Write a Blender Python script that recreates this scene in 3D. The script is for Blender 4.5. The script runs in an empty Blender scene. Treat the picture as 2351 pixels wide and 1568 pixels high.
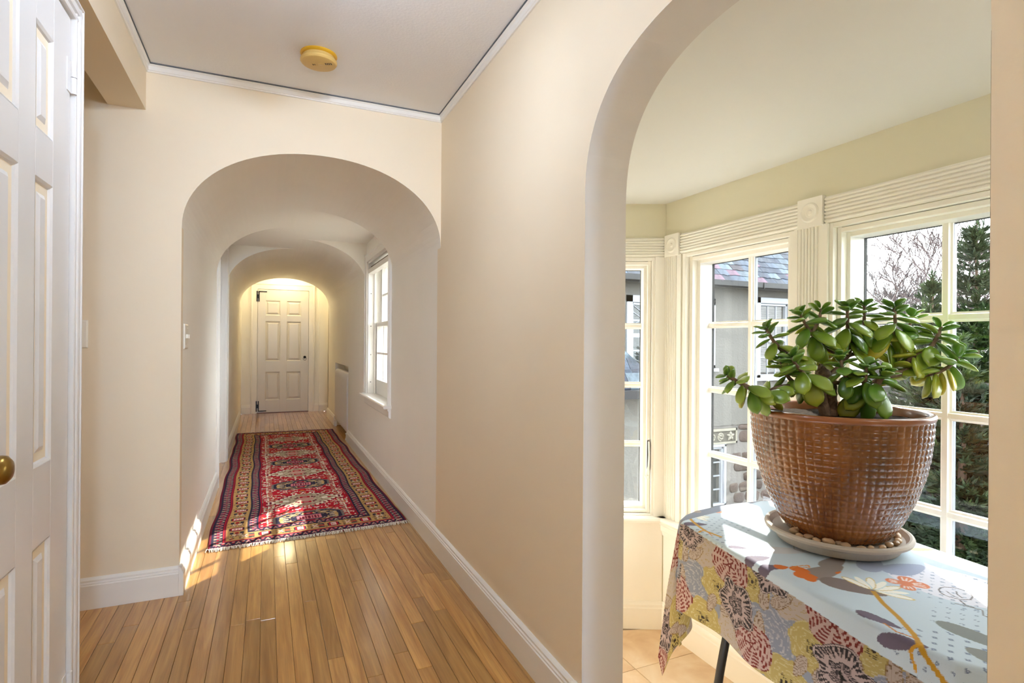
import bpy, math, random
import numpy as np
from mathutils import Matrix, Vector

random.seed(7)
RNG = np.random.default_rng(11)
sc = bpy.context.scene
COL = sc.collection

# ------------------------------------------------------------------ camera
YAW, PITCH, ROLL, CAMH, FPX = 0.4182, 0.0008, 0.0072, 1.18, 1266.9
def make_camera():
    R = Vector((math.cos(YAW), -math.sin(YAW), 0)); F = Vector((math.sin(YAW), math.cos(YAW), 0)); U = Vector((0, 0, 1))
    F2 = F * math.cos(PITCH) + U * math.sin(PITCH); U2 = U * math.cos(PITCH) - F * math.sin(PITCH)
    X = R * math.cos(ROLL) + U2 * math.sin(ROLL); Yv = -R * math.sin(ROLL) + U2 * math.cos(ROLL); Zv = -F2
    cam = bpy.data.cameras.new('camera'); cam.sensor_fit = 'HORIZONTAL'; cam.sensor_width = 36.0
    cam.lens = FPX / 2351.0 * 36.0; cam.clip_start = 0.02; cam.clip_end = 400
    o = bpy.data.objects.new('camera', cam); COL.objects.link(o)
    m = Matrix((X, Yv, Zv)).transposed().to_4x4(); m.translation = Vector((0, 0, CAMH)); o.matrix_world = m
    sc.camera = o
make_camera()

# ------------------------------------------------------------------ sky, sun, exposure
SKY_STRENGTH = 3.6
SUN_STRENGTH = 5.0
EXPOSURE = 1.47
w = bpy.data.worlds.new('sky'); sc.world = w; w.use_nodes = True
bg = w.node_tree.nodes['Background']; bg.inputs['Color'].default_value = (0.90, 0.955, 1.0, 1); bg.inputs['Strength'].default_value = SKY_STRENGTH
sun = bpy.data.lights.new('sun', 'SUN'); sun.energy = SUN_STRENGTH; sun.angle = math.radians(0.6); sun.color = (1.0, 0.95, 0.86)
so = bpy.data.objects.new('sun', sun); COL.objects.link(so)
SUN_DIR = Vector((-0.67, -0.742, -0.77)).normalized()           # direction the light travels
so.rotation_euler = SUN_DIR.to_track_quat('-Z', 'Y').to_euler(); so.location = (20, 22, 22)
sc.view_settings.view_transform = 'Standard'; sc.view_settings.look = 'None'
sc.view_settings.exposure = EXPOSURE; sc.view_settings.gamma = 1.0; sc.view_settings.use_curve_mapping = False
try:
    sc.cycles.use_denoising = True; sc.cycles.caustics_reflective = False; sc.cycles.caustics_refractive = False
    sc.cycles.sample_clamp_indirect = 6.0; sc.cycles.max_bounces = 8; sc.cycles.diffuse_bounces = 6; sc.cycles.glossy_bounces = 3; sc.cycles.transparent_max_bounces = 12
    sc.cycles.use_adaptive_sampling = True; sc.cycles.adaptive_threshold = 0.15; sc.cycles.adaptive_min_samples = 16
except Exception:
    pass

# ------------------------------------------------------------------ helpers
def lin(c):
    return tuple(((x / 255) / 12.92 if x / 255 <= 0.04045 else ((x / 255 + 0.055) / 1.055) ** 2.4) for x in c)

class MB:
    def __init__(s): s.v = []; s.f = []; s.m = []
    def add(s, vs, fs, mi=0):
        b = len(s.v); s.v += [tuple(p) for p in vs]; s.f += [tuple(i + b for i in f) for f in fs]; s.m += [mi] * len(fs); return s
    def box(s, x0, x1, y0, y1, z0, z1, mi=0):
        vs = [(x, y, z) for x in (x0, x1) for y in (y0, y1) for z in (z0, z1)]
        return s.add(vs, [(0, 1, 3, 2), (4, 6, 7, 5), (0, 4, 5, 1), (2, 3, 7, 6), (0, 2, 6, 4), (1, 5, 7, 3)], mi)
    def obox(s, o, a, b, c, mi=0):
        """box from corner o spanned by vectors a, b, c"""
        o, a, b, c = map(Vector, (o, a, b, c))
        vs = [o + a * i + b * j + c * k for i in (0, 1) for j in (0, 1) for k in (0, 1)]
        fs = [(0, 1, 3, 2), (4, 6, 7, 5), (0, 4, 5, 1), (2, 3, 7, 6), (0, 2, 6, 4), (1, 5, 7, 3)]
        if a.cross(b).dot(c) < 0: fs = [f[::-1] for f in fs]
        return s.add(vs, fs, mi)
    def extrude(s, prof, o, u, v, wv, mi=0, caps=True):
        """closed 2-D profile (u, v) swept along wv"""
        o, u, v, wv = map(Vector, (o, u, v, wv)); n = len(prof)
        if Vector(u).cross(Vector(v)).dot(wv) < 0: prof = prof[::-1]
        area = sum(prof[i][0] * prof[(i + 1) % n][1] - prof[(i + 1) % n][0] * prof[i][1] for i in range(n))
        if area < 0: prof = prof[::-1]
        vs = [o + u * p[0] + v * p[1] for p in prof] + [o + u * p[0] + v * p[1] + wv for p in prof]
        fs = [(i, (i + 1) % n, n + (i + 1) % n, n + i) for i in range(n)]
        if caps: fs += [tuple(range(n))[::-1], tuple(range(n, 2 * n))]
        return s.add(vs, fs, mi)
    def tube(s, pts, rad, n=8, mi=0, cap=True, flat=1.0):
        pts = [Vector(p) for p in pts]
        if not isinstance(rad, (list, tuple)): rad = [rad] * len(pts)
        up = Vector((0.13, 0.21, 1)); b = len(s.v)
        for i, p in enumerate(pts):
            t = (pts[min(i + 1, len(pts) - 1)] - pts[max(i - 1, 0)]).normalized()
            if abs(t.dot(up.normalized())) > 0.97: ref = Vector((1, 0.1, 0))
            else: ref = up
            x = t.cross(ref).normalized(); y = t.cross(x).normalized()
            for k in range(n):
                a = 2 * math.pi * k / n; s.v.append(tuple(p + x * math.cos(a) * rad[i] + y * math.sin(a) * rad[i] * flat))
        for i in range(len(pts) - 1):
            for k in range(n):
                s.f.append((b + i * n + k, b + i * n + (k + 1) % n, b + (i + 1) * n + (k + 1) % n, b + (i + 1) * n + k)); s.m.append(mi)
        if cap:
            s.f.append(tuple(b + k for k in range(n))[::-1]); s.m.append(mi)
            s.f.append(tuple(b + (len(pts) - 1) * n + k for k in range(n))); s.m.append(mi)
        return s
    def lathe(s, prof, c=(0, 0, 0), n=32, axis='Z', mi=0):
        """profile of (r, h) about an axis through c"""
        c = Vector(c); ax = {'Z': (Vector((1, 0, 0)), Vector((0, 1, 0)), Vector((0, 0, 1))), 'X': (Vector((0, 1, 0)), Vector((0, 0, 1)), Vector((1, 0, 0))),
                             'Y': (Vector((0, 0, 1)), Vector((1, 0, 0)), Vector((0, 1, 0)))}[axis] if isinstance(axis, str) else axis
        b = len(s.v); m = len(prof)
        for k in range(n):
            a = 2 * math.pi * k / n; d = ax[0] * math.cos(a) + ax[1] * math.sin(a)
            for r, h in prof: s.v.append(tuple(c + d * r + ax[2] * h))
        for k in range(n):
            for j in range(m - 1):
                s.f.append((b + k * m + j, b + ((k + 1) % n) * m + j, b + ((k + 1) % n) * m + j + 1, b + k * m + j + 1)); s.m.append(mi)
        return s
    def ball(s, c, r, n=10, mi=0, sc3=(1, 1, 1)):
        prof = [(math.sin(math.pi * i / n) * 1.0, -math.cos(math.pi * i / n)) for i in range(n + 1)]
        b = len(s.v); s.lathe(prof, (0, 0, 0), n + 2, 'Z', mi)
        for i in range(b, len(s.v)):
            v = s.v[i]; s.v[i] = (c[0] + v[0] * r * sc3[0], c[1] + v[1] * r * sc3[1], c[2] + v[2] * r * sc3[2])
        return s
    def build(s, name, mats, parent=None, smooth=False, bevel=0.0, seg=2, angle=40):
        me = bpy.data.meshes.new(name); me.from_pydata(s.v, [], s.f)
        if not isinstance(mats, (list, tuple)): mats = [mats]
        for m in mats: me.materials.append(m)
        if len(mats) > 1: me.polygons.foreach_set('material_index', s.m)
        if smooth:
            me.polygons.foreach_set('use_smooth', [True] * len(me.polygons))
            try: me.set_sharp_from_angle(angle=math.radians(angle))
            except Exception: pass
        me.update()
        return link(name, me, parent, bevel, seg)

def link(name, me, parent=None, bevel=0.0, seg=2):
    o = bpy.data.objects.new(name, me); COL.objects.link(o)
    if parent is not None: adopt(o, parent)
    if bevel:
        md = o.modifiers.new('bevel', 'BEVEL'); md.width = bevel; md.segments = seg; md.limit_method = 'ANGLE'; md.angle_limit = math.radians(35)
    return o
LOCS = {}
def adopt(o, parent):
    o.parent = parent
    o.matrix_parent_inverse = Matrix.Translation(-LOCS.get(parent.name, Vector((0, 0, 0))))
def empty(name, loc=(0, 0, 0)):
    o = bpy.data.objects.new(name, None); o.location = loc; o.empty_display_size = 0.05; COL.objects.link(o); LOCS[o.name] = Vector(loc); return o
def tag(o, label, cat, group=None):
    o['label'] = label; o['category'] = cat
    if group: o['group'] = group
    return o
def struct(o, label=None):
    o['kind'] = 'structure'
    if label: o['label'] = label
    return o

# ------------------------------------------------------------------ materials
def new_mat(name):
    m = bpy.data.materials.new(name); m.use_nodes = True; nt = m.node_tree
    return m, nt, nt.nodes['Principled BSDF']
def N(nt, t, **kw):
    n = nt.nodes.new(t)
    for k, v in kw.items(): setattr(n, k, v)
    return n
def plain(name, rgb, rough=0.6, metal=0.0, bump=0.0, bscale=60, var=0.0, vscale=3.0, coat=0.0, spec=0.5, randv=0.0, detail=4.0):
    """principled paint/plaster/metal; var = mottling, randv = per-object value change, bump = fine relief"""
    m, nt, p = new_mat(name); L = nt.links.new
    c = (*lin(rgb), 1)
    p.inputs['Base Color'].default_value = c; p.inputs['Roughness'].default_value = rough; p.inputs['Metallic'].default_value = metal
    p.inputs['Coat Weight'].default_value = coat; p.inputs['Specular IOR Level'].default_value = spec
    tc = N(nt, 'ShaderNodeTexCoord')
    src = None
    if var:
        nz = N(nt, 'ShaderNodeTexNoise'); nz.inputs['Scale'].default_value = vscale; nz.inputs['Detail'].default_value = detail
        L(tc.outputs['Object'], nz.inputs['Vector'])
        mr = N(nt, 'ShaderNodeMapRange'); mr.inputs['From Min'].default_value = 0.3; mr.inputs['From Max'].default_value = 0.7
        mr.inputs['To Min'].default_value = 1 - var; mr.inputs['To Max'].default_value = 1 + var
        L(nz.outputs['Fac'], mr.inputs['Value']); src = mr.outputs['Result']
    if randv:
        oi = N(nt, 'ShaderNodeObjectInfo'); mr2 = N(nt, 'ShaderNodeMapRange'); mr2.inputs['To Min'].default_value = 1 - randv; mr2.inputs['To Max'].default_value = 1 + randv
        L(oi.outputs['Random'], mr2.inputs['Value'])
        if src is None: src = mr2.outputs['Result']
        else:
            mu = N(nt, 'ShaderNodeMath', operation='MULTIPLY'); L(src, mu.inputs[0]); L(mr2.outputs['Result'], mu.inputs[1]); src = mu.outputs[0]
    if src is not None:
        hs = N(nt, 'ShaderNodeHueSaturation'); hs.inputs['Color'].default_value = c; L(src, hs.inputs['Value']); L(hs.outputs['Color'], p.inputs['Base Color'])
    if bump:
        nb = N(nt, 'ShaderNodeTexNoise'); nb.inputs['Scale'].default_value = bscale; nb.inputs['Detail'].default_value = 3
        L(tc.outputs['Object'], nb.inputs['Vector'])
        b = N(nt, 'ShaderNodeBump'); b.inputs['Strength'].default_value = bump; b.inputs['Distance'].default_value = 0.01
        L(nb.outputs['Fac'], b.inputs['Height']); L(b.outputs['Normal'], p.inputs['Normal'])
    return m

M = {}
M['hall_paint'] = plain('hall_wall_paint', (239, 223, 196), 0.55, bump=0.03, bscale=120, var=0.012)
M['corr_lightened'] = plain('lightened_wall_paint', (248, 244, 235), 0.55, bump=0.03, bscale=120, var=0.012)  # hall paint lightened in colour to brighten the dim corridor
M['ceil_paint'] = plain('ceiling_paint', (240, 240, 243), 0.6, bump=0.12, bscale=90)
M['reveal_darkened'] = plain('darkened_reveal_paint', (210, 205, 202), 0.5, bump=0.02, bscale=120)  # wall paint darkened here to tone down light on the reveal
M['trim_white'] = plain('white_gloss_trim', (240, 236, 229), 0.32)
M['door_white'] = plain('white_door_paint', (222, 218, 214), 0.3, bump=0.015, bscale=50)
M['sun_green'] = plain('pale_sage_wall_paint', (224, 220, 198), 0.6, bump=0.02, bscale=120)
M['sun_ceil'] = plain('sunroom_ceiling_paint', (226, 227, 226), 0.65)
M['sun_trim'] = plain('ivory_window_trim', (245, 243, 236), 0.3)
M['brass'] = plain('aged_brass', (150, 120, 62), 0.28, metal=1.0, var=0.15, vscale=30)
M['iron'] = plain('black_iron', (38, 37, 38), 0.42, metal=0.4, bump=0.05)
M['steel'] = plain('dull_steel', (120, 118, 112), 0.4, metal=0.8)
M['plastic_yellow'] = plain('yellowed_plastic', (222, 186, 110), 0.45)
M['plastic_white'] = plain('ivory_plastic', (240, 234, 220), 0.35)
M['gap_shade'] = plain('gap_shade_grey', (112, 116, 120), 0.9)
M['dark'] = plain('dark_gap', (22, 20, 20), 0.8)
M['radiator'] = plain('white_radiator_enamel', (236, 231, 226), 0.35)
M['shade_cloth'] = plain('grey_roller_shade', (120, 112, 100), 0.8)
M['grout'] = plain('tile_grout', (176, 158, 138), 0.9)
M['lamp_glass'] = None

def glass_mat():
    m = bpy.data.materials.new('window_glass'); m.use_nodes = True; nt = m.node_tree; nt.nodes.clear(); L = nt.links.new
    out = N(nt, 'ShaderNodeOutputMaterial'); mix = N(nt, 'ShaderNodeMixShader'); tr = N(nt, 'ShaderNodeBsdfTransparent'); gl = N(nt, 'ShaderNodeBsdfGlossy')
    tr.inputs['Color'].default_value = (0.97, 0.985, 0.98, 1); gl.inputs['Roughness'].default_value = 0.0
    lw = N(nt, 'ShaderNodeLayerWeight'); lw.inputs['Blend'].default_value = 0.5
    pw = N(nt, 'ShaderNodeMath', operation='POWER'); pw.inputs[1].default_value = 5.0; L(lw.outputs['Facing'], pw.inputs[0])
    ma = N(nt, 'ShaderNodeMath', operation='MULTIPLY_ADD'); ma.inputs[1].default_value = 0.9; ma.inputs[2].default_value = 0.035; L(pw.outputs[0], ma.inputs[0])
    L(ma.outputs[0], mix.inputs['Fac']); L(tr.outputs[0], mix.inputs[1]); L(gl.outputs[0], mix.inputs[2]); L(mix.outputs[0], out.inputs['Surface'])
    return m
M['glass'] = glass_mat()

def wood_mat():
    m, nt, p = new_mat('oak_strip_floor'); L = nt.links.new
    tc = N(nt, 'ShaderNodeTexCoord'); oi = N(nt, 'ShaderNodeObjectInfo')
    sep = N(nt, 'ShaderNodeCombineXYZ'); mul = N(nt, 'ShaderNodeMath', operation='MULTIPLY'); mul.inputs[1].default_value = 37.0
    L(oi.outputs['Random'], mul.inputs[0]); L(mul.outputs[0], sep.inputs[0]); L(mul.outputs[0], sep.inputs[1]); L(mul.outputs[0], sep.inputs[2])
    add = N(nt, 'ShaderNodeVectorMath', operation='ADD'); L(tc.outputs['Object'], add.inputs[0]); L(sep.outputs[0], add.inputs[1])
    mp = N(nt, 'ShaderNodeMapping'); mp.inputs['Scale'].default_value = (26, 1.6, 26); L(add.outputs[0], mp.inputs['Vector'])
    n1 = N(nt, 'ShaderNodeTexNoise'); n1.inputs['Scale'].default_value = 1.0; n1.inputs['Detail'].default_value = 5; n1.inputs['Distortion'].default_value = 1.4; L(mp.outputs[0], n1.inputs['Vector'])
    mp2 = N(nt, 'ShaderNodeMapping'); mp2.inputs['Scale'].default_value = (160, 5, 160); L(add.outputs[0], mp2.inputs['Vector'])
    n2 = N(nt, 'ShaderNodeTexNoise'); n2.inputs['Scale'].default_value = 1.0; n2.inputs['Detail'].default_value = 3; L(mp2.outputs[0], n2.inputs['Vector'])
    r = N(nt, 'ShaderNodeValToRGB'); e = r.color_ramp.elements
    e[0].position = 0.3; e[0].color = (*lin((172, 116, 50)), 1); e[1].position = 0.72; e[1].color = (*lin((212, 160, 88)), 1)
    L(n1.outputs['Fac'], r.inputs['Fac'])
    mr = N(nt, 'ShaderNodeMapRange'); mr.inputs['From Min'].default_value = 0.25; mr.inputs['From Max'].default_value = 0.75; mr.inputs['To Min'].default_value = 0.86; mr.inputs['To Max'].default_value = 1.1
    L(n2.outputs['Fac'], mr.inputs['Value'])
    mr2 = N(nt, 'ShaderNodeMapRange'); mr2.inputs['To Min'].default_value = 0.72; mr2.inputs['To Max'].default_value = 1.12; L(oi.outputs['Random'], mr2.inputs['Value'])
    mm = N(nt, 'ShaderNodeMath', operation='MULTIPLY'); L(mr.outputs[0], mm.inputs[0]); L(mr2.outputs[0], mm.inputs[1])
    hs = N(nt, 'ShaderNodeHueSaturation'); L(r.outputs['Color'], hs.inputs['Color']); L(mm.outputs[0], hs.inputs['Value'])
    L(hs.outputs['Color'], p.inputs['Base Color']); p.inputs['Roughness'].default_value = 0.3
    p.inputs['Coat Weight'].default_value = 0.7; p.inputs['Coat Roughness'].default_value = 0.10
    b = N(nt, 'ShaderNodeBump'); b.inputs['Strength'].default_value = 0.08; b.inputs['Distance'].default_value = 0.004; L(n2.outputs['Fac'], b.inputs['Height']); L(b.outputs[0], p.inputs['Normal'])
    return m
M['wood'] = wood_mat()

def ramp_mat(name, cols, scale=4, rough=0.6, detail=6, dist=0.6, bump=0.1, randv=0.1, stretch=(1, 1, 1), coat=0.0, bscale=None):
    """noise-driven colour ramp; cols = [(pos, rgb)...]"""
    m, nt, p = new_mat(name); L = nt.links.new
    tc = N(nt, 'ShaderNodeTexCoord'); oi = N(nt, 'ShaderNodeObjectInfo'); mul = N(nt, 'ShaderNodeMath', operation='MULTIPLY'); mul.inputs[1].default_value = 23.0
    L(oi.outputs['Random'], mul.inputs[0])
    add = N(nt, 'ShaderNodeVectorMath', operation='ADD'); L(tc.outputs['Object'], add.inputs[0]); L(mul.outputs[0], add.inputs[1])
    mp = N(nt, 'ShaderNodeMapping'); mp.inputs['Scale'].default_value = stretch; L(add.outputs[0], mp.inputs['Vector'])
    n1 = N(nt, 'ShaderNodeTexNoise'); n1.inputs['Scale'].default_value = scale; n1.inputs['Detail'].default_value = detail; n1.inputs['Distortion'].default_value = dist; L(mp.outputs[0], n1.inputs['Vector'])
    r = N(nt, 'ShaderNodeValToRGB'); e = r.color_ramp.elements
    while len(e) < len(cols): e.new(0.5)
    for i, (pos, c) in enumerate(cols): e[i].position = pos; e[i].color = (*lin(c), 1)
    L(n1.outputs['Fac'], r.inputs['Fac'])
    mr2 = N(nt, 'ShaderNodeMapRange'); mr2.inputs['To Min'].default_value = 1 - randv; mr2.inputs['To Max'].default_value = 1 + randv; L(oi.outputs['Random'], mr2.inputs['Value'])
    hs = N(nt, 'ShaderNodeHueSaturation'); L(r.outputs['Color'], hs.inputs['Color']); L(mr2.outputs[0], hs.inputs['Value']); L(hs.outputs['Color'], p.inputs['Base Color'])
    p.inputs['Roughness'].default_value = rough; p.inputs['Coat Weight'].default_value = coat; p.inputs['Coat Roughness'].default_value = 0.06
    if bump:
        nb = n1
        if bscale:
            nb = N(nt, 'ShaderNodeTexNoise'); nb.inputs['Scale'].default_value = bscale; nb.inputs['Detail'].default_value = 4; L(tc.outputs['Object'], nb.inputs['Vector'])
        b = N(nt, 'ShaderNodeBump'); b.inputs['Strength'].default_value = bump; b.inputs['Distance'].default_value = 0.02; L(nb.outputs['Fac'], b.inputs['Height']); L(b.outputs[0], p.inputs['Normal'])
    return m
M['tile'] = ramp_mat('travertine_tile', [(0.3, (206, 170, 134)), (0.5, (222, 194, 160)), (0.75, (234, 216, 192))], 5, 0.3, bump=0.04, randv=0.06)
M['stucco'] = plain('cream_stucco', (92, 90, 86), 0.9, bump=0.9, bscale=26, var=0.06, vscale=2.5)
M['stone'] = ramp_mat('brown_fieldstone', [(0.3, (54, 44, 41)), (0.55, (76, 63, 58)), (0.8, (92, 78, 70))], 5, 0.9, bump=0.5, randv=0.22)
M['mortar'] = plain('grey_mortar', (108, 104, 101), 0.95, bump=0.6, bscale=25, var=0.08)
M['carved'] = plain('carved_limestone', (128, 124, 112), 0.85, bump=0.2, bscale=60)
M['carved_shaded'] = plain('shaded_limestone', (74, 70, 62), 0.9, bump=0.2, bscale=60)  # darker copy of the limestone; recess shade put into the colour
M['ext_white'] = plain('white_exterior_paint', (146, 150, 158), 0.45)
M['gutter'] = plain('dark_bronze_gutter', (20, 20, 21), 0.45, var=0.1)
M['blind'] = plain('dark_brown_blind', (66, 56, 54), 0.6)
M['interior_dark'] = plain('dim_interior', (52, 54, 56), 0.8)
M['asphalt'] = plain('dark_driveway', (56, 58, 64), 0.9, bump=0.3, bscale=30, var=0.2, vscale=1.5)
M['fence'] = plain('weathered_brown_boards', (46, 42, 43), 0.85, bump=0.3, bscale=14, var=0.15, vscale=4, randv=0.15)
M['bark'] = ramp_mat('jade_bark', [(0.3, (98, 78, 64)), (0.7, (152, 128, 110))], 30, 0.8, bump=0.4, randv=0.05, bscale=80)
M['bare_bark'] = plain('grey_brown_bark', (76, 68, 68), 0.9, bump=0.3, bscale=20)
M['twig_red'] = plain('reddish_twigs', (70, 58, 58), 0.9)
M['spruce_bark'] = plain('spruce_bark', (80, 62, 50), 0.9, bump=0.5, bscale=30)
M['needles'] = ramp_mat('spruce_needles', [(0.25, (16, 30, 16)), (0.5, (34, 52, 25)), (0.75, (66, 84, 38))], 2.2, 0.6, bump=0, randv=0.1)
M['hedge'] = ramp_mat('evergreen_leaves', [(0.3, (20, 34, 18)), (0.6, (46, 62, 28)), (0.8, (92, 102, 46))], 3, 0.55, bump=0, randv=0.1)
M['soil'] = plain('potting_soil', (44, 33, 23), 0.95, spec=0.05, bump=0.8, bscale=70, var=0.25, vscale=40)
M['saucer'] = plain('grey_concrete_saucer', (176, 166, 154), 0.7, bump=0.12, bscale=60, var=0.05, vscale=10)
M['pebble'] = ramp_mat('tan_pebble', [(0.3, (150, 116, 84)), (0.6, (196, 166, 130)), (0.85, (224, 206, 180))], 14, 0.4, bump=0.03, randv=0.2)
M['pot'] = ramp_mat('brown_glaze', [(0.25, (84, 44, 12)), (0.5, (120, 68, 24)), (0.75, (150, 94, 44))], 9, 0.16, bump=0.05, randv=0.0, coat=0.6, stretch=(1, 1, 0.35))
M['pot_rim'] = plain('worn_copper_glaze', (138, 80, 42), 0.3, coat=0.5, var=0.1, vscale=20)

def leaf_mat():
    m, nt, p = new_mat('jade_leaf'); L = nt.links.new
    oi = N(nt, 'ShaderNodeObjectInfo'); tc = N(nt, 'ShaderNodeTexCoord'); sx = N(nt, 'ShaderNodeSeparateXYZ'); L(tc.outputs['Object'], sx.inputs[0])
    r = N(nt, 'ShaderNodeValToRGB'); e = r.color_ramp.elements; e.new(0.5); e.new(0.82)
    for i, (pos, c) in enumerate([(0.0, (62, 104, 38)), (0.40, (96, 140, 48)), (0.70, (146, 170, 58)), (1.0, (198, 186, 64))]): e[i].position = pos; e[i].color = (*lin(c), 1)
    mr = N(nt, 'ShaderNodeMath', operation='MULTIPLY_ADD'); L(sx.outputs['X'], mr.inputs[0]); mr.inputs[1].default_value = 0.18
    L(oi.outputs['Color'], mr.inputs[2])
    L(mr.outputs[0], r.inputs['Fac']); L(r.outputs['Color'], p.inputs['Base Color'])
    p.inputs['Roughness'].default_value = 0.28; p.inputs['Coat Weight'].default_value = 0.25; p.inputs['Coat Roughness'].default_value = 0.2
    p.inputs['Subsurface Weight'].default_value = 0.15; p.inputs['Subsurface Radius'].default_value = (0.004, 0.006, 0.002); p.inputs['Subsurface Scale'].default_value = 1.0
    return m
M['leaf'] = leaf_mat()

def slate_mat():
    m, nt, p = new_mat('roof_slate'); L = nt.links.new
    oi = N(nt, 'ShaderNodeObjectInfo'); tc = N(nt, 'ShaderNodeTexCoord')
    r = N(nt, 'ShaderNodeValToRGB'); r.color_ramp.interpolation = 'CONSTANT'; e = r.color_ramp.elements
    cols = [(0, (58, 66, 78)), (0.2, (42, 47, 58)), (0.38, (72, 82, 90)), (0.55, (50, 54, 62)), (0.7, (64, 72, 80)), (0.84, (80, 62, 74)), (0.93, (48, 45, 50))]
    while len(e) < len(cols): e.new(0.5)
    for i, (pos, c) in enumerate(cols): e[i].position = pos; e[i].color = (*lin(c), 1)
    L(oi.outputs['Random'], r.inputs['Fac'])
    n1 = N(nt, 'ShaderNodeTexNoise'); n1.inputs['Scale'].default_value = 9; n1.inputs['Detail'].default_value = 6; n1.inputs['Distortion'].default_value = 1.0; L(tc.outputs['Object'], n1.inputs['Vector'])
    mr = N(nt, 'ShaderNodeMapRange'); mr.inputs['From Min'].default_value = 0.3; mr.inputs['From Max'].default_value = 0.7; mr.inputs['To Min'].default_value = 0.65; mr.inputs['To Max'].default_value = 1.3; L(n1.outputs['Fac'], mr.inputs['Value'])
    hs = N(nt, 'ShaderNodeHueSaturation'); L(r.outputs['Color'], hs.inputs['Color']); L(mr.outputs[0], hs.inputs['Value']); L(hs.outputs['Color'], p.inputs['Base Color'])
    p.inputs['Roughness'].default_value = 0.7; p.inputs['Specular IOR Level'].default_value = 0.25
    b = N(nt, 'ShaderNodeBump'); b.inputs['Strength'].default_value = 0.5; b.inputs['Distance'].default_value = 0.02; L(n1.outputs['Fac'], b.inputs['Height']); L(b.outputs[0], p.inputs['Normal'])
    return m
M['slate'] = slate_mat()

def print_mat(name, rough, sheen=0.0, bump=0.0):
    m, nt, p = new_mat(name); L = nt.links.new
    a = N(nt, 'ShaderNodeVertexColor'); a.layer_name = 'print'; L(a.outputs['Color'], p.inputs['Base Color'])
    p.inputs['Roughness'].default_value = rough; p.inputs['Specular IOR Level'].default_value = 0.25; p.inputs['Sheen Weight'].default_value = sheen
    if bump:
        tc = N(nt, 'ShaderNodeTexCoord'); nb = N(nt, 'ShaderNodeTexNoise'); nb.inputs['Scale'].default_value = 400; L(tc.outputs['Object'], nb.inputs['Vector'])
        b = N(nt, 'ShaderNodeBump'); b.inputs['Strength'].default_value = bump; b.inputs['Distance'].default_value = 0.004; L(nb.outputs['Fac'], b.inputs['Height']); L(b.outputs[0], p.inputs['Normal'])
    return m
M['rug'] = print_mat('wool_rug_pile', 1.0, 0.0, 0.3)
M['cloth'] = print_mat('printed_cotton', 0.75, 0.05, 0.1)
M['fringe'] = plain('cream_cotton_fringe', (232, 224, 208), 0.9)

def emit(name, rgb, strength):
    m = bpy.data.materials.new(name); m.use_nodes = True; p = m.node_tree.nodes['Principled BSDF']
    p.inputs['Base Color'].default_value = (*lin(rgb), 1); p.inputs['Emission Color'].default_value = (*lin(rgb), 1); p.inputs['Emission Strength'].default_value = strength
    return m

# ------------------------------------------------------------------ dimensions (metres)
XR, XR2 = 0.879, 1.029            # right wall faces
XL = -0.364                       # corridor left wall
YA = 2.962                        # wall with the first arch
XH = -0.508                       # hall left wall
ZC = 2.432                        # hall ceiling
ZB = 0.134                        # baseboard
SF, SCZ = -0.56, 2.03             # sunroom floor and ceiling
VS, VA, VN = 1.70, 2.12, 2.1      # vault springing, apex, exponent
YE = 9.05                         # end of the vault
YB = -5.5                         # wall behind the viewer
YD = 9.78                         # wall with the far door
X0, HW = (XR + XL) / 2, (XR - XL) / 2
def vault(x):
    t = min(1.0, abs((x - X0) / HW)); return VS + (VA - VS) * (1 - t ** VN) ** (1 / VN)
def vault_profile(n=40):
    out = []
    for i in range(n + 1):
        a = math.pi * i / n; cx, sx = math.cos(a), math.sin(a)
        out.append((X0 + HW * math.copysign(abs(cx) ** (2 / VN), cx), VS + (VA - VS) * abs(sx) ** (2 / VN)))
    return out                      # from right springing over the crown to the left springing

# ================================================================== SETTING: hall and corridor
# ---- floor with single oak strips
def build_floor():
    b = MB(); b.box(-1.6, XR2, 0.3, YD + 0.2, -0.06, -0.012); b.box(-1.6, XR2, YB, 0.3, -0.06, -0.0005)
    b.box(XR - 0.02, XR2, 0.413, 1.441, -0.06, -0.0005)
    fl = struct(b.build('floor', M['wood']), 'honey oak strip floor of the hall and corridor')
    W = 0.0575; x = XL + 0.004 - W * 22; i = 0
    rr = random.Random(5)
    while x < XR + 0.4:
        x1 = x + W - 0.0011
        if x1 < -1.55: x += W; continue
        xa, xb = x, x1
        y0, yend = 0.3, YD
        if xb < XL - 0.0: y0, yend = (1.95 if xb < XH - 0.03 else 0.3), YA
        if xa > XR - 0.01:
            y0, yend = 9.06, YD                       # lobby is a little wider than the corridor
            if xa > 1.25: break
        elif xb > XR: xb = XR
        y = y0 - rr.random() * 0.9
        while y < yend:
            L = 0.75 + rr.random() * 1.35
            ya, yb = max(y, y0), min(y + L - 0.0012, yend)
            if yb - ya > 0.05:
                m = MB(); e = 0.0012; dz = -rr.random() * 0.0005
                vs = [(xa, ya, -0.014), (xb, ya, -0.014), (xb, yb, -0.014), (xa, yb, -0.014), (xa, ya, dz - e), (xb, ya, dz - e), (xb, yb, dz - e), (xa, yb, dz - e),
                      (xa + e, ya + e, dz), (xb - e, ya + e, dz), (xb - e, yb - e, dz), (xa + e, yb - e, dz)]
                m.add(vs, [(0, 1, 5, 4), (1, 2, 6, 5), (2, 3, 7, 6), (3, 0, 4, 7), (4, 5, 9, 8), (5, 6, 10, 9), (6, 7, 11, 10), (7, 4, 8, 11), (8, 9, 10, 11)])
                m.build('plank', M['wood'], fl)
            y += L
        x += W
build_floor()

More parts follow.
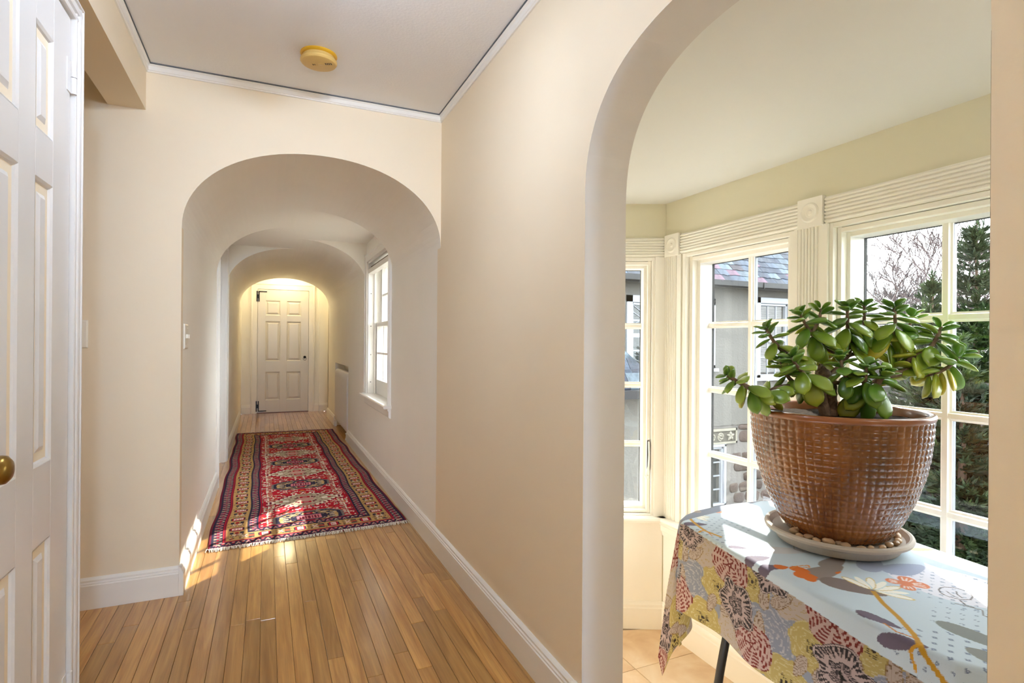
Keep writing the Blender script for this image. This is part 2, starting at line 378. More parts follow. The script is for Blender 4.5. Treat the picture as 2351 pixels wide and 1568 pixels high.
# ---- hall ceiling, crown mouldings
struct(MB().box(-1.6, XR2, YB, YA + 0.06, ZC, ZC + 0.1).build('ceiling', M['ceil_paint']), 'off-white plaster hall ceiling')
crown = [(0, 0), (0.006, 0.001), (0.008, 0.006), (0.011, 0.009), (0.011, 0.026), (0.015, 0.03), (0.018, 0.033), (0.018, 0.034), (0, 0.034)]
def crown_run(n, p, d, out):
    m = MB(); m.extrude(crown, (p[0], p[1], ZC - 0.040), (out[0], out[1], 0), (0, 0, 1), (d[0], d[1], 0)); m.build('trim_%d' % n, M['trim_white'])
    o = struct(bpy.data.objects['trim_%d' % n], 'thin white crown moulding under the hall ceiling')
    m = MB(); m.obox((p[0] + out[0] * 0.012, p[1] + out[1] * 0.012, ZC - 0.0045), (d[0], d[1], 0), (out[0] * 0.009, out[1] * 0.009, 0), (0, 0, 0.0045)); m.build('gap_shade_strip', M['gap_shade'], o)  # grey strip stands in for the shaded gap above the crown
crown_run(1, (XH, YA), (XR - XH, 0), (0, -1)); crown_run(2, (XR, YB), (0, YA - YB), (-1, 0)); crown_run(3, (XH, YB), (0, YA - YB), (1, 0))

# ---- right wall with the arched opening to the sunroom
AY0, AY1, AS, AA, AN = 0.413, 1.441, 1.60, 2.003, 2.5
def arch_wall():
    m = MB(); zt = ZC + 0.05; cy0 = (AY0 + AY1) / 2; hw = (AY1 - AY0) / 2; n = 44
    m.box(XR, XR2, AY1, YA + 0.06, SF - 0.05, zt); m.box(XR, XR2, YB, AY0, SF - 0.05, zt)
    pts = []
    for i in range(n + 1):
        a = math.pi * i / n; c, s = math.cos(a), math.sin(a)
        pts.append((cy0 - hw * math.copysign(abs(c) ** (2 / AN), c), AS + (AA - AS) * abs(s) ** (2 / AN)))
    for i in range(n):
        (ya, za), (yb, zb) = pts[i], pts[i + 1]
        m.add([(XR, ya, za), (XR, yb, zb), (XR, yb, zt), (XR, ya, zt)], [(0, 3, 2, 1)], 0)
        m.add([(XR2, ya, za), (XR2, yb, zb), (XR2, yb, zt), (XR2, ya, zt)], [(0, 1, 2, 3)], 1)
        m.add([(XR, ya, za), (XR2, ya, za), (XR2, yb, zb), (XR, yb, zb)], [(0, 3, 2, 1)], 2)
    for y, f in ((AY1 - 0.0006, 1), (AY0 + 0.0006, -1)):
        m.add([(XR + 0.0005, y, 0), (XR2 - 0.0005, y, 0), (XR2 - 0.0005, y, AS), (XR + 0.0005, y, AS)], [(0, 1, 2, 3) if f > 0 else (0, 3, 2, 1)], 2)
    o = m.build('wall_right', [M['hall_paint'], M['sun_green'], M['reveal_darkened']], smooth=True, angle=30)
    struct(o, 'cream hall wall with a tall arched opening to the sunroom')
arch_wall()

# ---- left hall wall, header beam, alcove
m = MB(); m.box(-0.651, XH, YB, 1.938, 0, ZC + 0.02); m.box(-0.651, XH, 1.938, YA, 2.22, ZC + 0.02)
struct(m.build('wall_left', M['hall_paint']), 'cream left hall wall with a dropped header over the alcove')
struct(MB().box(-1.75, -1.6, 1.8, YA + 0.06, 0, ZC + 0.02).build('wall_alcove_side', M['hall_paint']))
struct(MB().box(-1.6, -0.651, 1.80, 1.938, 0, ZC + 0.02).build('wall_alcove_near', M['hall_paint']))
# ---- wall behind the camera, with an unseen window added to light the hall
m = MB(); m.box(-0.651, -0.40, YB - 0.12, YB, 0, ZC); m.box(0.70, XR2, YB - 0.12, YB, 0, ZC); m.box(-0.40, 0.70, YB - 0.12, YB, 0, 0.7); m.box(-0.40, 0.70, YB - 0.12, YB, 2.15, ZC)
struct(m.build('wall_back', M['hall_paint']))

# ---- wall with the first arch
VP = vault_profile(48)
def first_arch():
    m = MB(); y0, y1 = YA, YA + 0.06; zt = ZC + 0.02
    m.box(-1.6, XL, y0, y1, 0, zt)
    for i in range(len(VP) - 1):
        (xa, za), (xb, zb) = VP[i], VP[i + 1]
        m.add([(xa, y0, za), (xb, y0, zb), (xb, y0, zt), (xa, y0, zt)], [(0, 1, 2, 3)])
        m.add([(xa, y0, za), (xb, y0, zb), (xb, y1, zb), (xa, y1, za)], [(0, 3, 2, 1)], 1)
    struct(m.build('wall_arch', [M['hall_paint'], M['corr_lightened']], smooth=True, angle=30), 'cream wall with a low elliptical arch into the corridor')
first_arch()

# ---- vaulted corridor ceiling with two flat bays
RB, LB = (4.24, 5.46), (4.94, 6.10)        # right (window) and left (doorway) bays
def corridor_ceiling():
    m = MB(); half = len(VP) // 2
    def run(prof, y0, y1):
        k = max(1, int((y1 - y0) / 0.3))
        for j in range(k):
            ya, yb = y0 + (y1 - y0) * j / k, y0 + (y1 - y0) * (j + 1) / k
            for i in range(len(prof) - 1):
                (xa, za), (xb, zb) = prof[i], prof[i + 1]; m.add([(xa, ya, za), (xb, ya, zb), (xb, yb, zb), (xa, yb, za)], [(0, 3, 2, 1)])
    def spandrel(prof, y, xw, s):
        for i in range(len(prof) - 1):
            (xa, za), (xb, zb) = prof[i], prof[i + 1]; f = (0, 1, 2, 3)
            m.add([(xa, y, za), (xb, y, zb), (xb, y, VA), (xa, y, VA)], [f if s > 0 else f[::-1]])
    R, Lp = VP[:half + 1], VP[half:]
    y0 = YA + 0.06
    run(R, y0, RB[0]); run(R, RB[1], YE); run(Lp, y0, LB[0]); run(Lp, LB[1], YE)
    for prof, (a, b), xw in ((R, RB, XR), (Lp, LB, XL)):
        spandrel(prof, a, xw, -1); spandrel(prof, b, xw, 1)
        m.add([(X0, a, VA), (xw, a, VA), (xw, b, VA), (X0, b, VA)], [(0, 1, 2, 3)] if xw > X0 else [(0, 3, 2, 1)])
    # end wall of the vault, seen from the lobby
    for i in range(len(VP) - 1):
        (xa, za), (xb, zb) = VP[i], VP[i + 1]; m.add([(xa, YE, za), (xb, YE, zb), (xb, YE, 2.45), (xa, YE, 2.45)], [(0, 3, 2, 1)])
    struct(m.build('ceiling_corridor', M['corr_lightened'], smooth=True, angle=30), 'white barrel-vaulted corridor ceiling with flat bays')
corridor_ceiling()

# ---- corridor walls
WY0, WY1, WZ0, WZ1 = 4.345, 5.365, 0.68, 1.93          # corridor window opening
RY0, RY1, RZ = 6.70, 8.04, 0.875                       # radiator niche
def corridor_walls():
    m = MB(); ys = YA + 0.06
    m.box(XR, XR2, ys, WY0, 0, VS); m.box(XR, XR2, RB[0], WY0, VS, VA); m.box(XR, XR2, WY0, WY1, 0, WZ0); m.box(XR, XR2, WY0, WY1, WZ1, VA)
    m.box(XR, XR2, WY1, RY0, 0, VS); m.box(XR, XR2, WY1, RB[1], VS, VA)
    m.box(XR, XR2, RY0, RY1, RZ, VS); m.box(1.0, XR2, RY0, RY1, 0, RZ); m.box(XR, XR2, RY1, YE, 0, VS)
    m.box(XR2, XR2 + 0.12, ys, WY0, 0, 2.44); m.box(XR2, XR2 + 0.12, WY1, YD, 0, 2.44); m.box(XR2, XR2 + 0.12, WY0, WY1, 0, WZ0); m.box(XR2, XR2 + 0.12, WY0, WY1, WZ1, 2.44)
    struct(m.build('wall_corridor_right', M['corr_lightened']), 'white right corridor wall with a window and a radiator niche')
    m = MB(); m.box(XL - 0.15, XL, ys, 5.03, 0, VS); m.box(XL - 0.15, XL, LB[0], 5.03, VS, VA); m.box(XL - 0.15, XL, 6.0, YE, 0, VS); m.box(XL - 0.15, XL, 6.0, LB[1], VS, VA); m.box(XL - 0.15, XL, 5.03, 6.0, 2.05, VA)
    struct(m.build('wall_corridor_left', M['corr_lightened']), 'white left corridor wall with a side doorway')
    # lobby
    m = MB(); m.box(-0.8, -0.38, YD - 0.6, YD + 0.12, 0, 2.45); m.box(-0.38, 0.80, YD, YD + 0.12, 0, 2.45); m.box(0.80, 1.5, YD - 0.035, YD + 0.12, 0, 2.45); m.box(1.25, 1.4, YE, YD, 0, 2.45)
    m.box(-0.50, XL - 0.006, YE, YD, 0, 2.45)
    struct(m.build('wall_lobby', M['corr_lightened']), 'white lobby walls around the far door')
    struct(MB().box(-0.6, 1.5, YE, YD + 0.12, 2.40, 2.5).build('ceiling_lobby', M['corr_lightened']))
    struct(MB().box(XR, 1.25, YE - 0.05, YE, 0, 2.45).build('wall_lobby_return', M['corr_lightened']))
corridor_walls()
m = MB(); m.extrude([(0, 0), (0.35, -0.09), (0.35, -0.15), (0, -0.12)], (XR2 + 0.1, 3.35, 2.42), (1, 0, 0), (0, 0, 1), (0, 4.6, 0))
struct(m.build('roof_eave', M['gutter']), 'dark eave over the corridor window outside')

# ---- baseboards
bb = [(0, 0), (0.020, 0), (0.020, 0.102), (0.017, 0.106), (0.017, 0.112), (0.013, 0.116), (0.013, 0.124), (0.008, 0.130), (0.004, ZB), (0, ZB)]
def base(name, p, d, out, z=0, prof=bb, mt='trim_white'):
    m = MB(); m.extrude(prof, (p[0], p[1], z), (out[0], out[1], 0), (0, 0, 1), (d[0], d[1], 0)); return struct(m.build(name, M[mt]), 'white moulded baseboard')
base('baseboard_arch_wall', (-1.6, YA), (XL + 1.6 - 0.0004, 0), (0, -1))
base('baseboard_corridor_left', (XL, YA - 0.02), (0, 5.0 - YA), (1, 0))
base('baseboard_corridor_left_far', (XL, 6.1), (0, YE - 6.1), (1, 0))
base('baseboard_right', (XR, AY1 + 0.035), (0, RY0 - AY1 - 0.035), (-1, 0))
base('baseboard_corridor_right_far', (XR, RY1), (0, YE - RY1), (-1, 0))
struct(MB().box(XR - 0.024, XR, AY1 + 0.012, AY1 + 0.036, 0, ZB + 0.004).build('trim_4', M['trim_white'], bevel=0.003), 'small white plinth ending the baseboard at the arch')
for nm, x0, x1, y in (('baseboard_lobby_left', XL, -0.232, YD), ('baseboard_lobby_middle', 0.722, 0.80, YD), ('baseboard_lobby_right', 0.80, 1.25, YD - 0.035)):
    base(nm, (x0, y), (x1 - x0, 0), (0, -1))

# ================================================================== doors
def panel_door(name, frame, w, h, cols, rows, t=0.035, mat='door_white', label=None):
    """door in a local frame: o (corner at floor), a (along), n (towards viewer)"""
    o, a, n = map(Vector, frame); z = Vector((0, 0, 1)); root = empty(name, tuple(o)); struct(root, label)
    xs = [0] + [v for c in cols for v in c] + [w]; zs = [0] + [v for r in rows for v in r] + [h]
    m = MB(); back = -n * t
    for i in range(0, len(xs), 2): m.obox(o + a * xs[i] + back, a * (xs[i + 1] - xs[i]), n * t, z * h)
    for i in range(len(cols)):
        for k in range(0, len(zs), 2): m.obox(o + a * cols[i][0] + z * zs[k] + back, a * (cols[i][1] - cols[i][0]), n * t, z * (zs[k + 1] - zs[k]))
    m.build('frame', M[mat], root, bevel=0.0015)
    for c0, c1 in cols:
        for r0, r1 in rows:
            pw, ph = c1 - c0, r1 - r0; m = MB()
            # sloped moulding, recess, bevelled field
            rings = [(0, 0), (0.006, -0.004), (0.012, -0.012), (0.016, -0.014), (0.019, -0.014), (0.042, -0.003), (0.044, -0.003)]
            vs, fs = [], []
            for ins, dp in rings:
                for (x, zz) in ((c0 + ins, r0 + ins), (c1 - ins, r0 + ins), (c1 - ins, r1 - ins), (c0 + ins, r1 - ins)): vs.append(o + a * x + z * zz + n * dp)
            for q in range(len(rings) - 1):
                for e in range(4): fs.append((q * 4 + e, q * 4 + (e + 1) % 4, (q + 1) * 4 + (e + 1) % 4, (q + 1) * 4 + e))
            q = (len(rings) - 1) * 4; fs.append((q, q + 1, q + 2, q + 3))
            if a.cross(z).dot(n) < 0: fs = [f[::-1] for f in fs]
            m.add(vs, fs); m.build('panel', M[mat], root)
    return root

# -- closet door on the left hall wall
DY0, DY1 = 1.262, 1.884
d1 = panel_door('door_1', ((-0.4995, DY0, 0.008), (0, 1, 0), (1, 0, 0)), DY1 - DY0, 2.052, [(0.135, 0.281), (0.378, 0.494)], [(0.215, 0.672), (0.866, 1.556), (1.672, 1.926)],
                label='white six-panel closet door with a brass knob')
for zc in (0.215, 1.90):
    m = MB(); m.tube([(-0.493, DY1 + 0.004, zc - 0.045), (-0.493, DY1 + 0.004, zc + 0.045)], 0.0075, 12); m.box(-0.5, -0.4975, DY1 - 0.03, DY1, zc - 0.045, zc + 0.045)
    h = m.build('hinge', M['door_white'], d1, smooth=True); g = MB().tube([(-0.493, DY1 + 0.004, zc - 0.0006), (-0.493, DY1 + 0.004, zc + 0.0006)], 0.0079, 12).build('hinge_joint', M['dark'], h)
m = MB(); m.lathe([(0.0, 0.0), (0.028, 0.0), (0.03, 0.003), (0.026, 0.006), (0.012, 0.009), (0.010, 0.026), (0.014, 0.034), (0.024, 0.041), (0.0275, 0.050), (0.026, 0.058), (0.018, 0.065), (0.008, 0.0675), (0.0, 0.068)], (-0.4995, DY0 + 0.058, 0.935), 28, 'X')
m.build('door_knob', M['brass'], d1, smooth=True)
cas = [(0, 0), (0, 0.018), (0.004, 0.020), (0.010, 0.020), (0.013, 0.016), (0.016, 0.016), (0.020, 0.022), (0.026, 0.024), (0.034, 0.024), (0.036, 0.021), (0.039, 0.021), (0.042, 0.026), (0.047, 0.026), (0.049, 0.022), (0.049, 0)]
m = MB(); m.extrude(cas, (XH, DY1 + 0.008, 0), (0, 1, 0), (1, 0, 0), (0, 0, 2.115)); m.extrude(cas, (XH, DY0 - 0.008, 0), (0, -1, 0), (1, 0, 0), (0, 0, 2.115))
m.extrude([(a_, b_ * 1.03) for a_, b_ in cas], (XH, DY0 - 0.055, 2.066), (0, 0, 1), (1, 0, 0), (0, DY1 - DY0 + 0.11, 0))
struct(m.build('trim_5', M['door_white']), 'white moulded casing around the closet door')

# -- far door
FX0, FX1, FZ = -0.135, 0.632, 1.985
d2 = panel_door('door_2', ((FX0, YD - 0.018, 0.012), (1, 0, 0), (0, -1, 0)), FX1 - FX0, FZ, [(0.115, 0.335), (0.432, 0.652)], [(0.20, 0.655), (0.83, 1.475), (1.57, 1.81)],
                label='white six-panel door at the far end of the corridor')
for zc, s in ((0.115, -1), (1.885, 1)):      # black HL strap hinges
    m = MB(); y0, y1 = YD - 0.026, YD - 0.0175
    m.box(FX0 - 0.020, FX0 - 0.004, y0, y1, zc - 0.085, zc + 0.085); m.box(FX0 + 0.010, FX0 + 0.026, y0, y1, zc - 0.085, zc + 0.085)
    m.box(FX0 - 0.006, FX0 + 0.012, y0 - 0.004, y1, zc - 0.03, zc + 0.03); zz = zc + s * 0.077
    m.box(FX0 + 0.010, FX0 + 0.135, y0, y1, zz - 0.008, zz + 0.008); m.build('strap_hinge', M['iron'], d2)
m = MB(); kx, kz = FX1 - 0.055, 0.905; m.lathe([(0, 0), (0.022, 0), (0.022, 0.006), (0.012, 0.012), (0.012, 0.03), (0.02, 0.036), (0.02, 0.05), (0.012, 0.056), (0, 0.057)], (kx, YD - 0.018, kz), 18, (Vector((1, 0, 0)), Vector((0, 0, 1)), Vector((0, -1, 0))))
k = m.build('door_knob', M['iron'], d2, smooth=True)
MB().tube([(kx + 0.026 * math.cos(t), YD - 0.05, kz - 0.026 + 0.026 * math.sin(t)) for t in [math.pi * i / 12 for i in range(25)]], 0.003, 6).build('ring_pull', M['steel'], k, smooth=True)
m = MB(); f2 = [(0, 0), (0, 0.022), (0.07, 0.022), (0.074, 0.026), (0.08, 0.03), (0.088, 0.03), (0.094, 0.024), (0.094, 0)]
m.extrude(f2, (FX0 - 0.006, YD, 0), (-1, 0, 0), (0, -1, 0), (0, 0, FZ + 0.11)); m.extrude(f2, (FX1 + 0.006, YD, 0), (1, 0, 0), (0, -1, 0), (0, 0, FZ + 0.11)); m.extrude([(a_, b_ * 1.03) for a_, b_ in f2], (FX0 - 0.1, YD, FZ + 0.02), (0, 0, 1), (0, -1, 0), (FX1 - FX0 + 0.2, 0, 0))
struct(m.build('trim_6', M['trim_white']), 'white casing around the far door')
struct(MB().box(FX0 - 0.006, FX1 + 0.006, YD - 0.03, YD, 0.0005, 0.010).build('trim_7', plain('red_oak_threshold', (112, 62, 40), 0.4)), 'dark wooden threshold under the far door')
# -- side doorway on the left of the corridor
d3 = panel_door('door_3', ((XL - 0.13, 5.04, 0.01), (0, 1, 0), (1, 0, 0)), 0.95, 2.03, [(0.12, 0.43), (0.52, 0.83)], [(0.2, 0.66), (0.84, 1.5), (1.6, 1.86)], label='white panelled door set back in the side doorway of the corridor')
m = MB(); c3 = [(0, 0), (0, 0.016), (0.05, 0.018), (0.056, 0.024), (0.068, 0.024), (0.072, 0.018), (0.075, 0.018), (0.08, 0.008), (0.08, 0)]
m.extrude(c3, (XL, 5.03, 0), (0, -1, 0), (1, 0, 0), (0, 0, 2.11)); m.extrude(c3, (XL, 6.0, 0), (0, 1, 0), (1, 0, 0), (0, 0, 2.11)); m.extrude([(a_, b_ * 1.03) for a_, b_ in c3], (XL, 4.95, 2.04), (0, 0, 1), (1, 0, 0), (0, 1.13, 0))
m.box(XL - 0.13, XL - 0.0, 5.984, 6.0, 0, 2.05); m.box(XL - 0.13, XL, 5.03, 5.046, 0, 2.05)
m.box(XL - 0.05, XL - 0.035, 5.970, 5.984, 0, 2.05)
struct(m.build('trim_8', M['trim_white']), 'white casing of the side doorway')

# ================================================================== corridor window (double hung)
def corridor_window():
    root = empty('window_1', (XR, (WY0 + WY1) / 2, WZ0)); struct(root, 'white double-hung corridor window with a deep sill')
    yc = (WY0 + WY1) / 2
    m = MB(); m.box(XR, XR2 + 0.12, WY0, WY0 + 0.02, WZ0, WZ1); m.box(XR, XR2 + 0.12, WY1 - 0.02, WY1, WZ0, WZ1); m.box(XR, XR2 + 0.12, WY0, WY1, WZ1 - 0.02, WZ1)
    m.box(XR + 0.055, XR + 0.07, WY1 - 0.036, WY1 - 0.02, WZ0, WZ1); m.box(XR + 0.105, XR + 0.115, WY1 - 0.036, WY1 - 0.02, WZ0, WZ1)
    m.box(XR + 0.055, XR + 0.07, WY0 + 0.02, WY0 + 0.036, WZ0, WZ1)
    m.build('jamb', M['trim_white'], root)
    cw = [(0, 0), (0, 0.016), (0.052, 0.018), (0.056, 0.024), (0.066, 0.026), (0.07, 0.02), (0.075, 0.012), (0.075, 0)]
    m = MB(); m.extrude(cw, (XR, WY0, WZ0 - 0.02), (0, -1, 0), (-1, 0, 0), (0, 0, WZ1 - WZ0 + 0.095)); m.extrude(cw, (XR, WY1, WZ0 - 0.02), (0, 1, 0), (-1, 0, 0), (0, 0, WZ1 - WZ0 + 0.095)); m.extrude([(a_, b_ * 1.03) for a_, b_ in cw], (XR, WY0 - 0.075, WZ1), (0, 0, 1), (-1, 0, 0), (0, WY1 - WY0 + 0.15, 0))
    m.build('casing', M['trim_white'], root)
    m = MB(); m.extrude([(-0.15, -0.004), (0.055, 0), (0.062, -0.008), (0.062, -0.020), (0.055, -0.026), (-0.15, -0.026)], (XR, WY0 - 0.095, WZ0 + 0.004), (-1, 0, 0), (0, 0, 1), (0, WY1 - WY0 + 0.19, 0))
    m.build('sill', M['trim_white'], root)
    m = MB(); m.extrude([(0, 0), (0.012, 0.004), (0.018, 0.012), (0.018, 0.055), (0.026, 0.062), (0.028, 0.078), (0, 0.078)], (XR, WY0 - 0.075, WZ0 - 0.1), (-1, 0, 0), (0, 0, 1), (0, WY1 - WY0 + 0.15, 0)); m.build('apron', M['trim_white'], root)
    zm = 1.335
    for nm, x, z0, z1, bot in (('lower_sash', XR + 0.075, WZ0 + 0.002, zm + 0.02, 0.135), ('upper_sash', XR + 0.118, zm - 0.02, WZ1 - 0.02, 0.04)):
        ya, yb, st = WY0 + 0.021, WY1 - 0.021, 0.046
        m = MB(); m.box(x, x + 0.034, ya, ya + st, z0, z1); m.box(x, x + 0.034, yb - st, yb, z0, z1); m.box(x, x + 0.034, ya + st, yb - st, z0, z0 + bot); m.box(x, x + 0.034, ya + st, yb - st, z1 - 0.04, z1)
        s = m.build(nm, M['trim_white'], root, bevel=0.002)
        g0, g1, h0, h1 = ya + st, yb - st, z0 + bot, z1 - 0.04
        for k in (1, 2): MB().box(x + 0.004, x + 0.03, g0 + (g1 - g0) * k / 3 - 0.009, g0 + (g1 - g0) * k / 3 + 0.009, h0, h1).build('muntin', M['trim_white'], s)
        MB().box(x + 0.004, x + 0.03, g0, g1, (h0 + h1) / 2 - 0.009, (h0 + h1) / 2 + 0.009).build('muntin', M['trim_white'], s)
        for k in range(3):
            for j in range(2):
                a0, a1 = g0 + (g1 - g0) * k / 3, g0 + (g1 - g0) * (k + 1) / 3; b0, b1 = h0 + (h1 - h0) * j / 2, h0 + (h1 - h0) * (j + 1) / 2
                MB().box(x + 0.016, x + 0.018, a0, a1, b0, b1).build('pane', M['glass'], s)
    r = MB().tube([(XR + 0.035, WY0 + 0.03, WZ1 - 0.052), (XR + 0.035, WY1 - 0.03, WZ1 - 0.052)], 0.016, 12).build('roller_shade', M['shade_cloth'], root, smooth=True)
    MB().box(XR - 0.004, XR + 0.05, WY0 + 0.02, WY1 - 0.02, WZ1 - 0.115, WZ1 - 0.072).build('shade_valance', M['trim_white'], root)
    for z in (0.79, 1.05, 1.32, 1.63): MB().lathe([(0, 0), (0.005, 0), (0.005, 0.002), (0, 0.003)], (XR + 0.026, WY1 - 0.02, z), 10, (Vector((1, 0, 0)), Vector((0, 0, 1)), Vector((0, -1, 0)))).build('screw', M['steel'], root)
    yy = WY0 + 0.30
    pts = [(XR + 0.068, yy, zm)] + [(XR + 0.066, yy, zm - 0.1 * i) for i in range(1, 6)] + [(XR + 0.064, yy + 0.016 - 0.016 * math.cos(t), 0.80 - 0.03 * math.sin(t)) for t in [math.pi * i / 8 for i in range(9)]] + [(XR + 0.064, yy + 0.03, 0.83), (XR + 0.066, yy + 0.03, 1.0)]
    MB().tube(pts, 0.0022, 6).build('shade_cord', M['plastic_white'], root, smooth=True)
corridor_window()
# unseen window added behind the camera for daylight
def added_back_window():
    root = empty('window_2', (0.15, YB, 0.7)); struct(root, 'added unseen white window behind the viewer that lets in daylight')
    m = MB(); 
    for x in (-0.40, 0.13, 0.66): m.box(x, x + 0.04, YB - 0.08, YB - 0.03, 0.7, 2.15)
    for z in (0.7, 1.4, 2.11): m.box(-0.40, 0.70, YB - 0.08, YB - 0.03, z, z + 0.04)
    m.build('sash', M['trim_white'], root); MB().box(-0.4, 0.7, YB - 0.056, YB - 0.054, 0.7, 2.15).build('pane', M['glass'], root)
added_back_window()

# ================================================================== SUNROOM
CX, CY = 2.226, 2.702                                   # far corner of the window wall
WLEN = 2.916
C2Y = CY - WLEN
ca, sa_ = math.sin(math.radians(116)), -math.cos(math.radians(116))     # angled end walls
FR = {'main': (Vector((CX, CY, 0)), Vector((0, -1, 0)), Vector((1, 0, 0))),
      'far': (Vector((CX, CY, 0)), Vector((-ca, sa_, 0)), Vector((sa_, ca, 0))),
      'near': (Vector((CX, C2Y, 0)), Vector((-ca, -sa_, 0)), Vector((sa_, -ca, 0)))}
ELEN = (CX - XR2) / ca
GZ = [0.166, 0.539, 0.913, 1.286, 1.645]               # glass bottom, muntin centres, glass top
OZ0, OZ1 = 0.118, 1.703                                # opening
WT = 0.20                                              # wall thickness
Zv = Vector((0, 0, 1))
def P(fr, s, o, z): q = FR[fr]; return q[0] + q[1] * s + q[2] * o + Zv * z
def wbox(m, fr, s0, s1, o0, o1, z0, z1, mi=0):
    q = FR[fr]; m.obox(P(fr, s0, o0, z0), q[1] * (s1 - s0), q[2] * (o1 - o0), Zv * (z1 - z0), mi)
OPEN = {'main': [(0.155, 0.907), (1.077, 1.840)], 'far': [(0.062, 0.80)], 'near': []}
for fr, nm, ln in (('main', 'wall_sunroom_window_side', WLEN), ('far', 'wall_sunroom_far', ELEN), ('near', 'wall_sunroom_near', ELEN)):
    m = MB(); lo = -0.0
    wbox(m, fr, lo, ln, 0, WT, SF - 0.05, OZ0); wbox(m, fr, lo, ln, 0, WT, OZ1, SCZ + 0.05)
    e = 0.0; s = 0.0
    for a, b in OPEN[fr] + [(ln, ln)]:
        if a > s: wbox(m, fr, s, a, 0, WT, OZ0, OZ1)
        s = b
    # lower panelling is ivory, the frieze zone above the windows is sage
    o = m.build(nm, M['sun_green']); struct(o, {'main': 'pale sage sunroom wall with tall casement windows', 'far': 'angled far wall of the sunroom', 'near': 'angled near wall of the sunroom'}[fr])
    m = MB(); wbox(m, fr, 0.012 if fr != 'main' else 0.0, ln if fr != 'main' else ln, -0.006, 0, SF, OZ0); struct(m.build('trim_%d' % {'main': 10, 'far': 11, 'near': 12}[fr], M['sun_trim']), 'ivory dado panel under the sunroom windows')
# filler posts at the outer corners so no daylight leaks
for cyy, s in ((CY, 1), (C2Y, -1)): struct(MB().box(CX, CX + WT + 0.03, cyy - 0.001 if s > 0 else cyy - 0.2, cyy + 0.2 if s > 0 else cyy + 0.001, SF - 0.05, SCZ + 0.05).build('wall_sunroom_corner', M['sun_green']))
poly = [(XR2, CY + sa_ * ELEN), (CX, CY), (CX, C2Y), (XR2, C2Y - sa_ * ELEN)]
m = MB(); m.extrude([(x, y) for x, y in poly], (0, 0, SCZ), (1, 0, 0), (0, 1, 0), (0, 0, 0.08)); struct(m.build('ceiling_sunroom', M['sun_ceil']), 'smooth white sunroom ceiling')
m = MB(); m.extrude([(XR2 - 0.1, CY + 1.1), (CX - 0.6, CY + 0.9), (CX + 0.42, CY + 0.35), (CX + 0.42, C2Y - 0.35), (CX - 0.6, C2Y - 0.9), (XR2 - 0.1, C2Y - 1.1)], (0, 0, SCZ + 0.10), (1, 0, 0), (0, 1, 0), (0, 0, 0.12)); struct(m.build('roof_sunroom', M['gutter']), 'flat dark roof over the sunroom')
# floor tiles
def sun_floor():
    m = MB(); m.extrude(poly, (0, 0, SF - 0.06), (1, 0, 0), (0, 1, 0), (0, 0, 0.055)); fl = struct(m.build('floor_sunroom', M['grout']), 'beige stone tile floor of the sunroom')
    T = 0.405; g = 0.003
    def ymax(x): return CY + (CX - x) / ca * sa_
    x = CX - 0.012
    while x > XR2:
        xa = max(x - T + g, XR2); y = CY + 0.12 + 0.405
        while y > C2Y - 0.5:
            ya, yb = y - T + g, y
            yb1, yb2 = min(yb, ymax(xa)), min(yb, ymax(x))
            lo = C2Y - (CX - x) / ca * sa_
            if yb1 - ya > 0.03 and ya > lo:
                yb2 = max(yb2, ya + 0.004); t = MB(); z = SF
                t.extrude([(xa, ya), (x, ya), (x, yb2), (xa, yb1)], (0, 0, SF - 0.008), (1, 0, 0), (0, 1, 0), (0, 0, 0.008)); t.build('tile', M['tile'], fl, bevel=0.0012, seg=1)
            y -= T
        x -= T
sun_floor()
# steps from the hall down into the sunroom
m = MB()
for i in range(2): m.box(XR2, XR2 + 0.28 * (2 - i), AY0, AY1, SF + 0.187 * i, SF + 0.187 * (i + 1))
struct(m.build('floor_step', M['tile'], bevel=0.006), 'stone steps from the hall arch down to the sunroom')

def reeds(w, n=7, edge=0.004, r=0.0085, d=0.007):
    """closed profile across a reeded board of width w"""
    p = [(0, 0), (0, d)]; pitch = (w - 2 * edge) / n
    for i in range(n):
        c = edge + pitch * (i + 0.5)
        for k in range(7):
            t = math.pi * (1 - k / 6); p.append((c + math.cos(t) * pitch * 0.42, d + math.sin(t) * r))
    p += [(w, d), (w, 0)]
    return p
TN = [20]
def trim(m, label, mat='sun_trim', **kw):
    o = m.build('trim_%d' % TN[0], M[mat], **kw); TN[0] += 1; return struct(o, label)
def pilaster(fr, s0, w, flat0=0.0, flat1=0.0, bead=False):
    q = FR[fr]; m = MB()
    m.extrude(reeds(w, 6, 0.005), P(fr, s0 + flat0, 0, OZ0 + 0.0), q[1], -q[2], Zv * (OZ1 - OZ0 + 0.003))
    if flat0: wbox(m, fr, s0, s0 + flat0, -0.010, 0, OZ0, OZ1 + 0.003)
    if flat1: wbox(m, fr, s0 + flat0 + w, s0 + flat0 + w + flat1, -0.010, 0, OZ0, OZ1)
    if bead:
        b0 = s0 + flat0 + w + flat1; wbox(m, fr, b0, b0 + 0.019, -0.018, 0, OZ0, OZ1)
    return trim(m, 'reeded ivory pilaster between the sunroom windows')
pilaster('main', 0.004, 0.108, 0, 0.034)
for s0 in (0.907, 1.840): pilaster('main', s0, 0.106, 0.017, 0.028, True)
pilaster('main', WLEN - 0.112, 0.108)
m = MB(); wbox(m, 'far', 0.003, 0.056, -0.012, 0, OZ0, OZ1); wbox(m, 'far', 0.044, 0.066, -0.020, 0, OZ0, OZ1); trim(m, 'flat ivory casing beside the narrow window')
def frieze(fr, s0, s1):
    q = FR[fr]; m = MB(); m.extrude(reeds(0.116, 7, 0.003), P(fr, s0, 0, OZ1 + 0.002), Zv, -q[2], q[1] * (s1 - s0)); trim(m, 'reeded ivory frieze board above the sunroom windows')
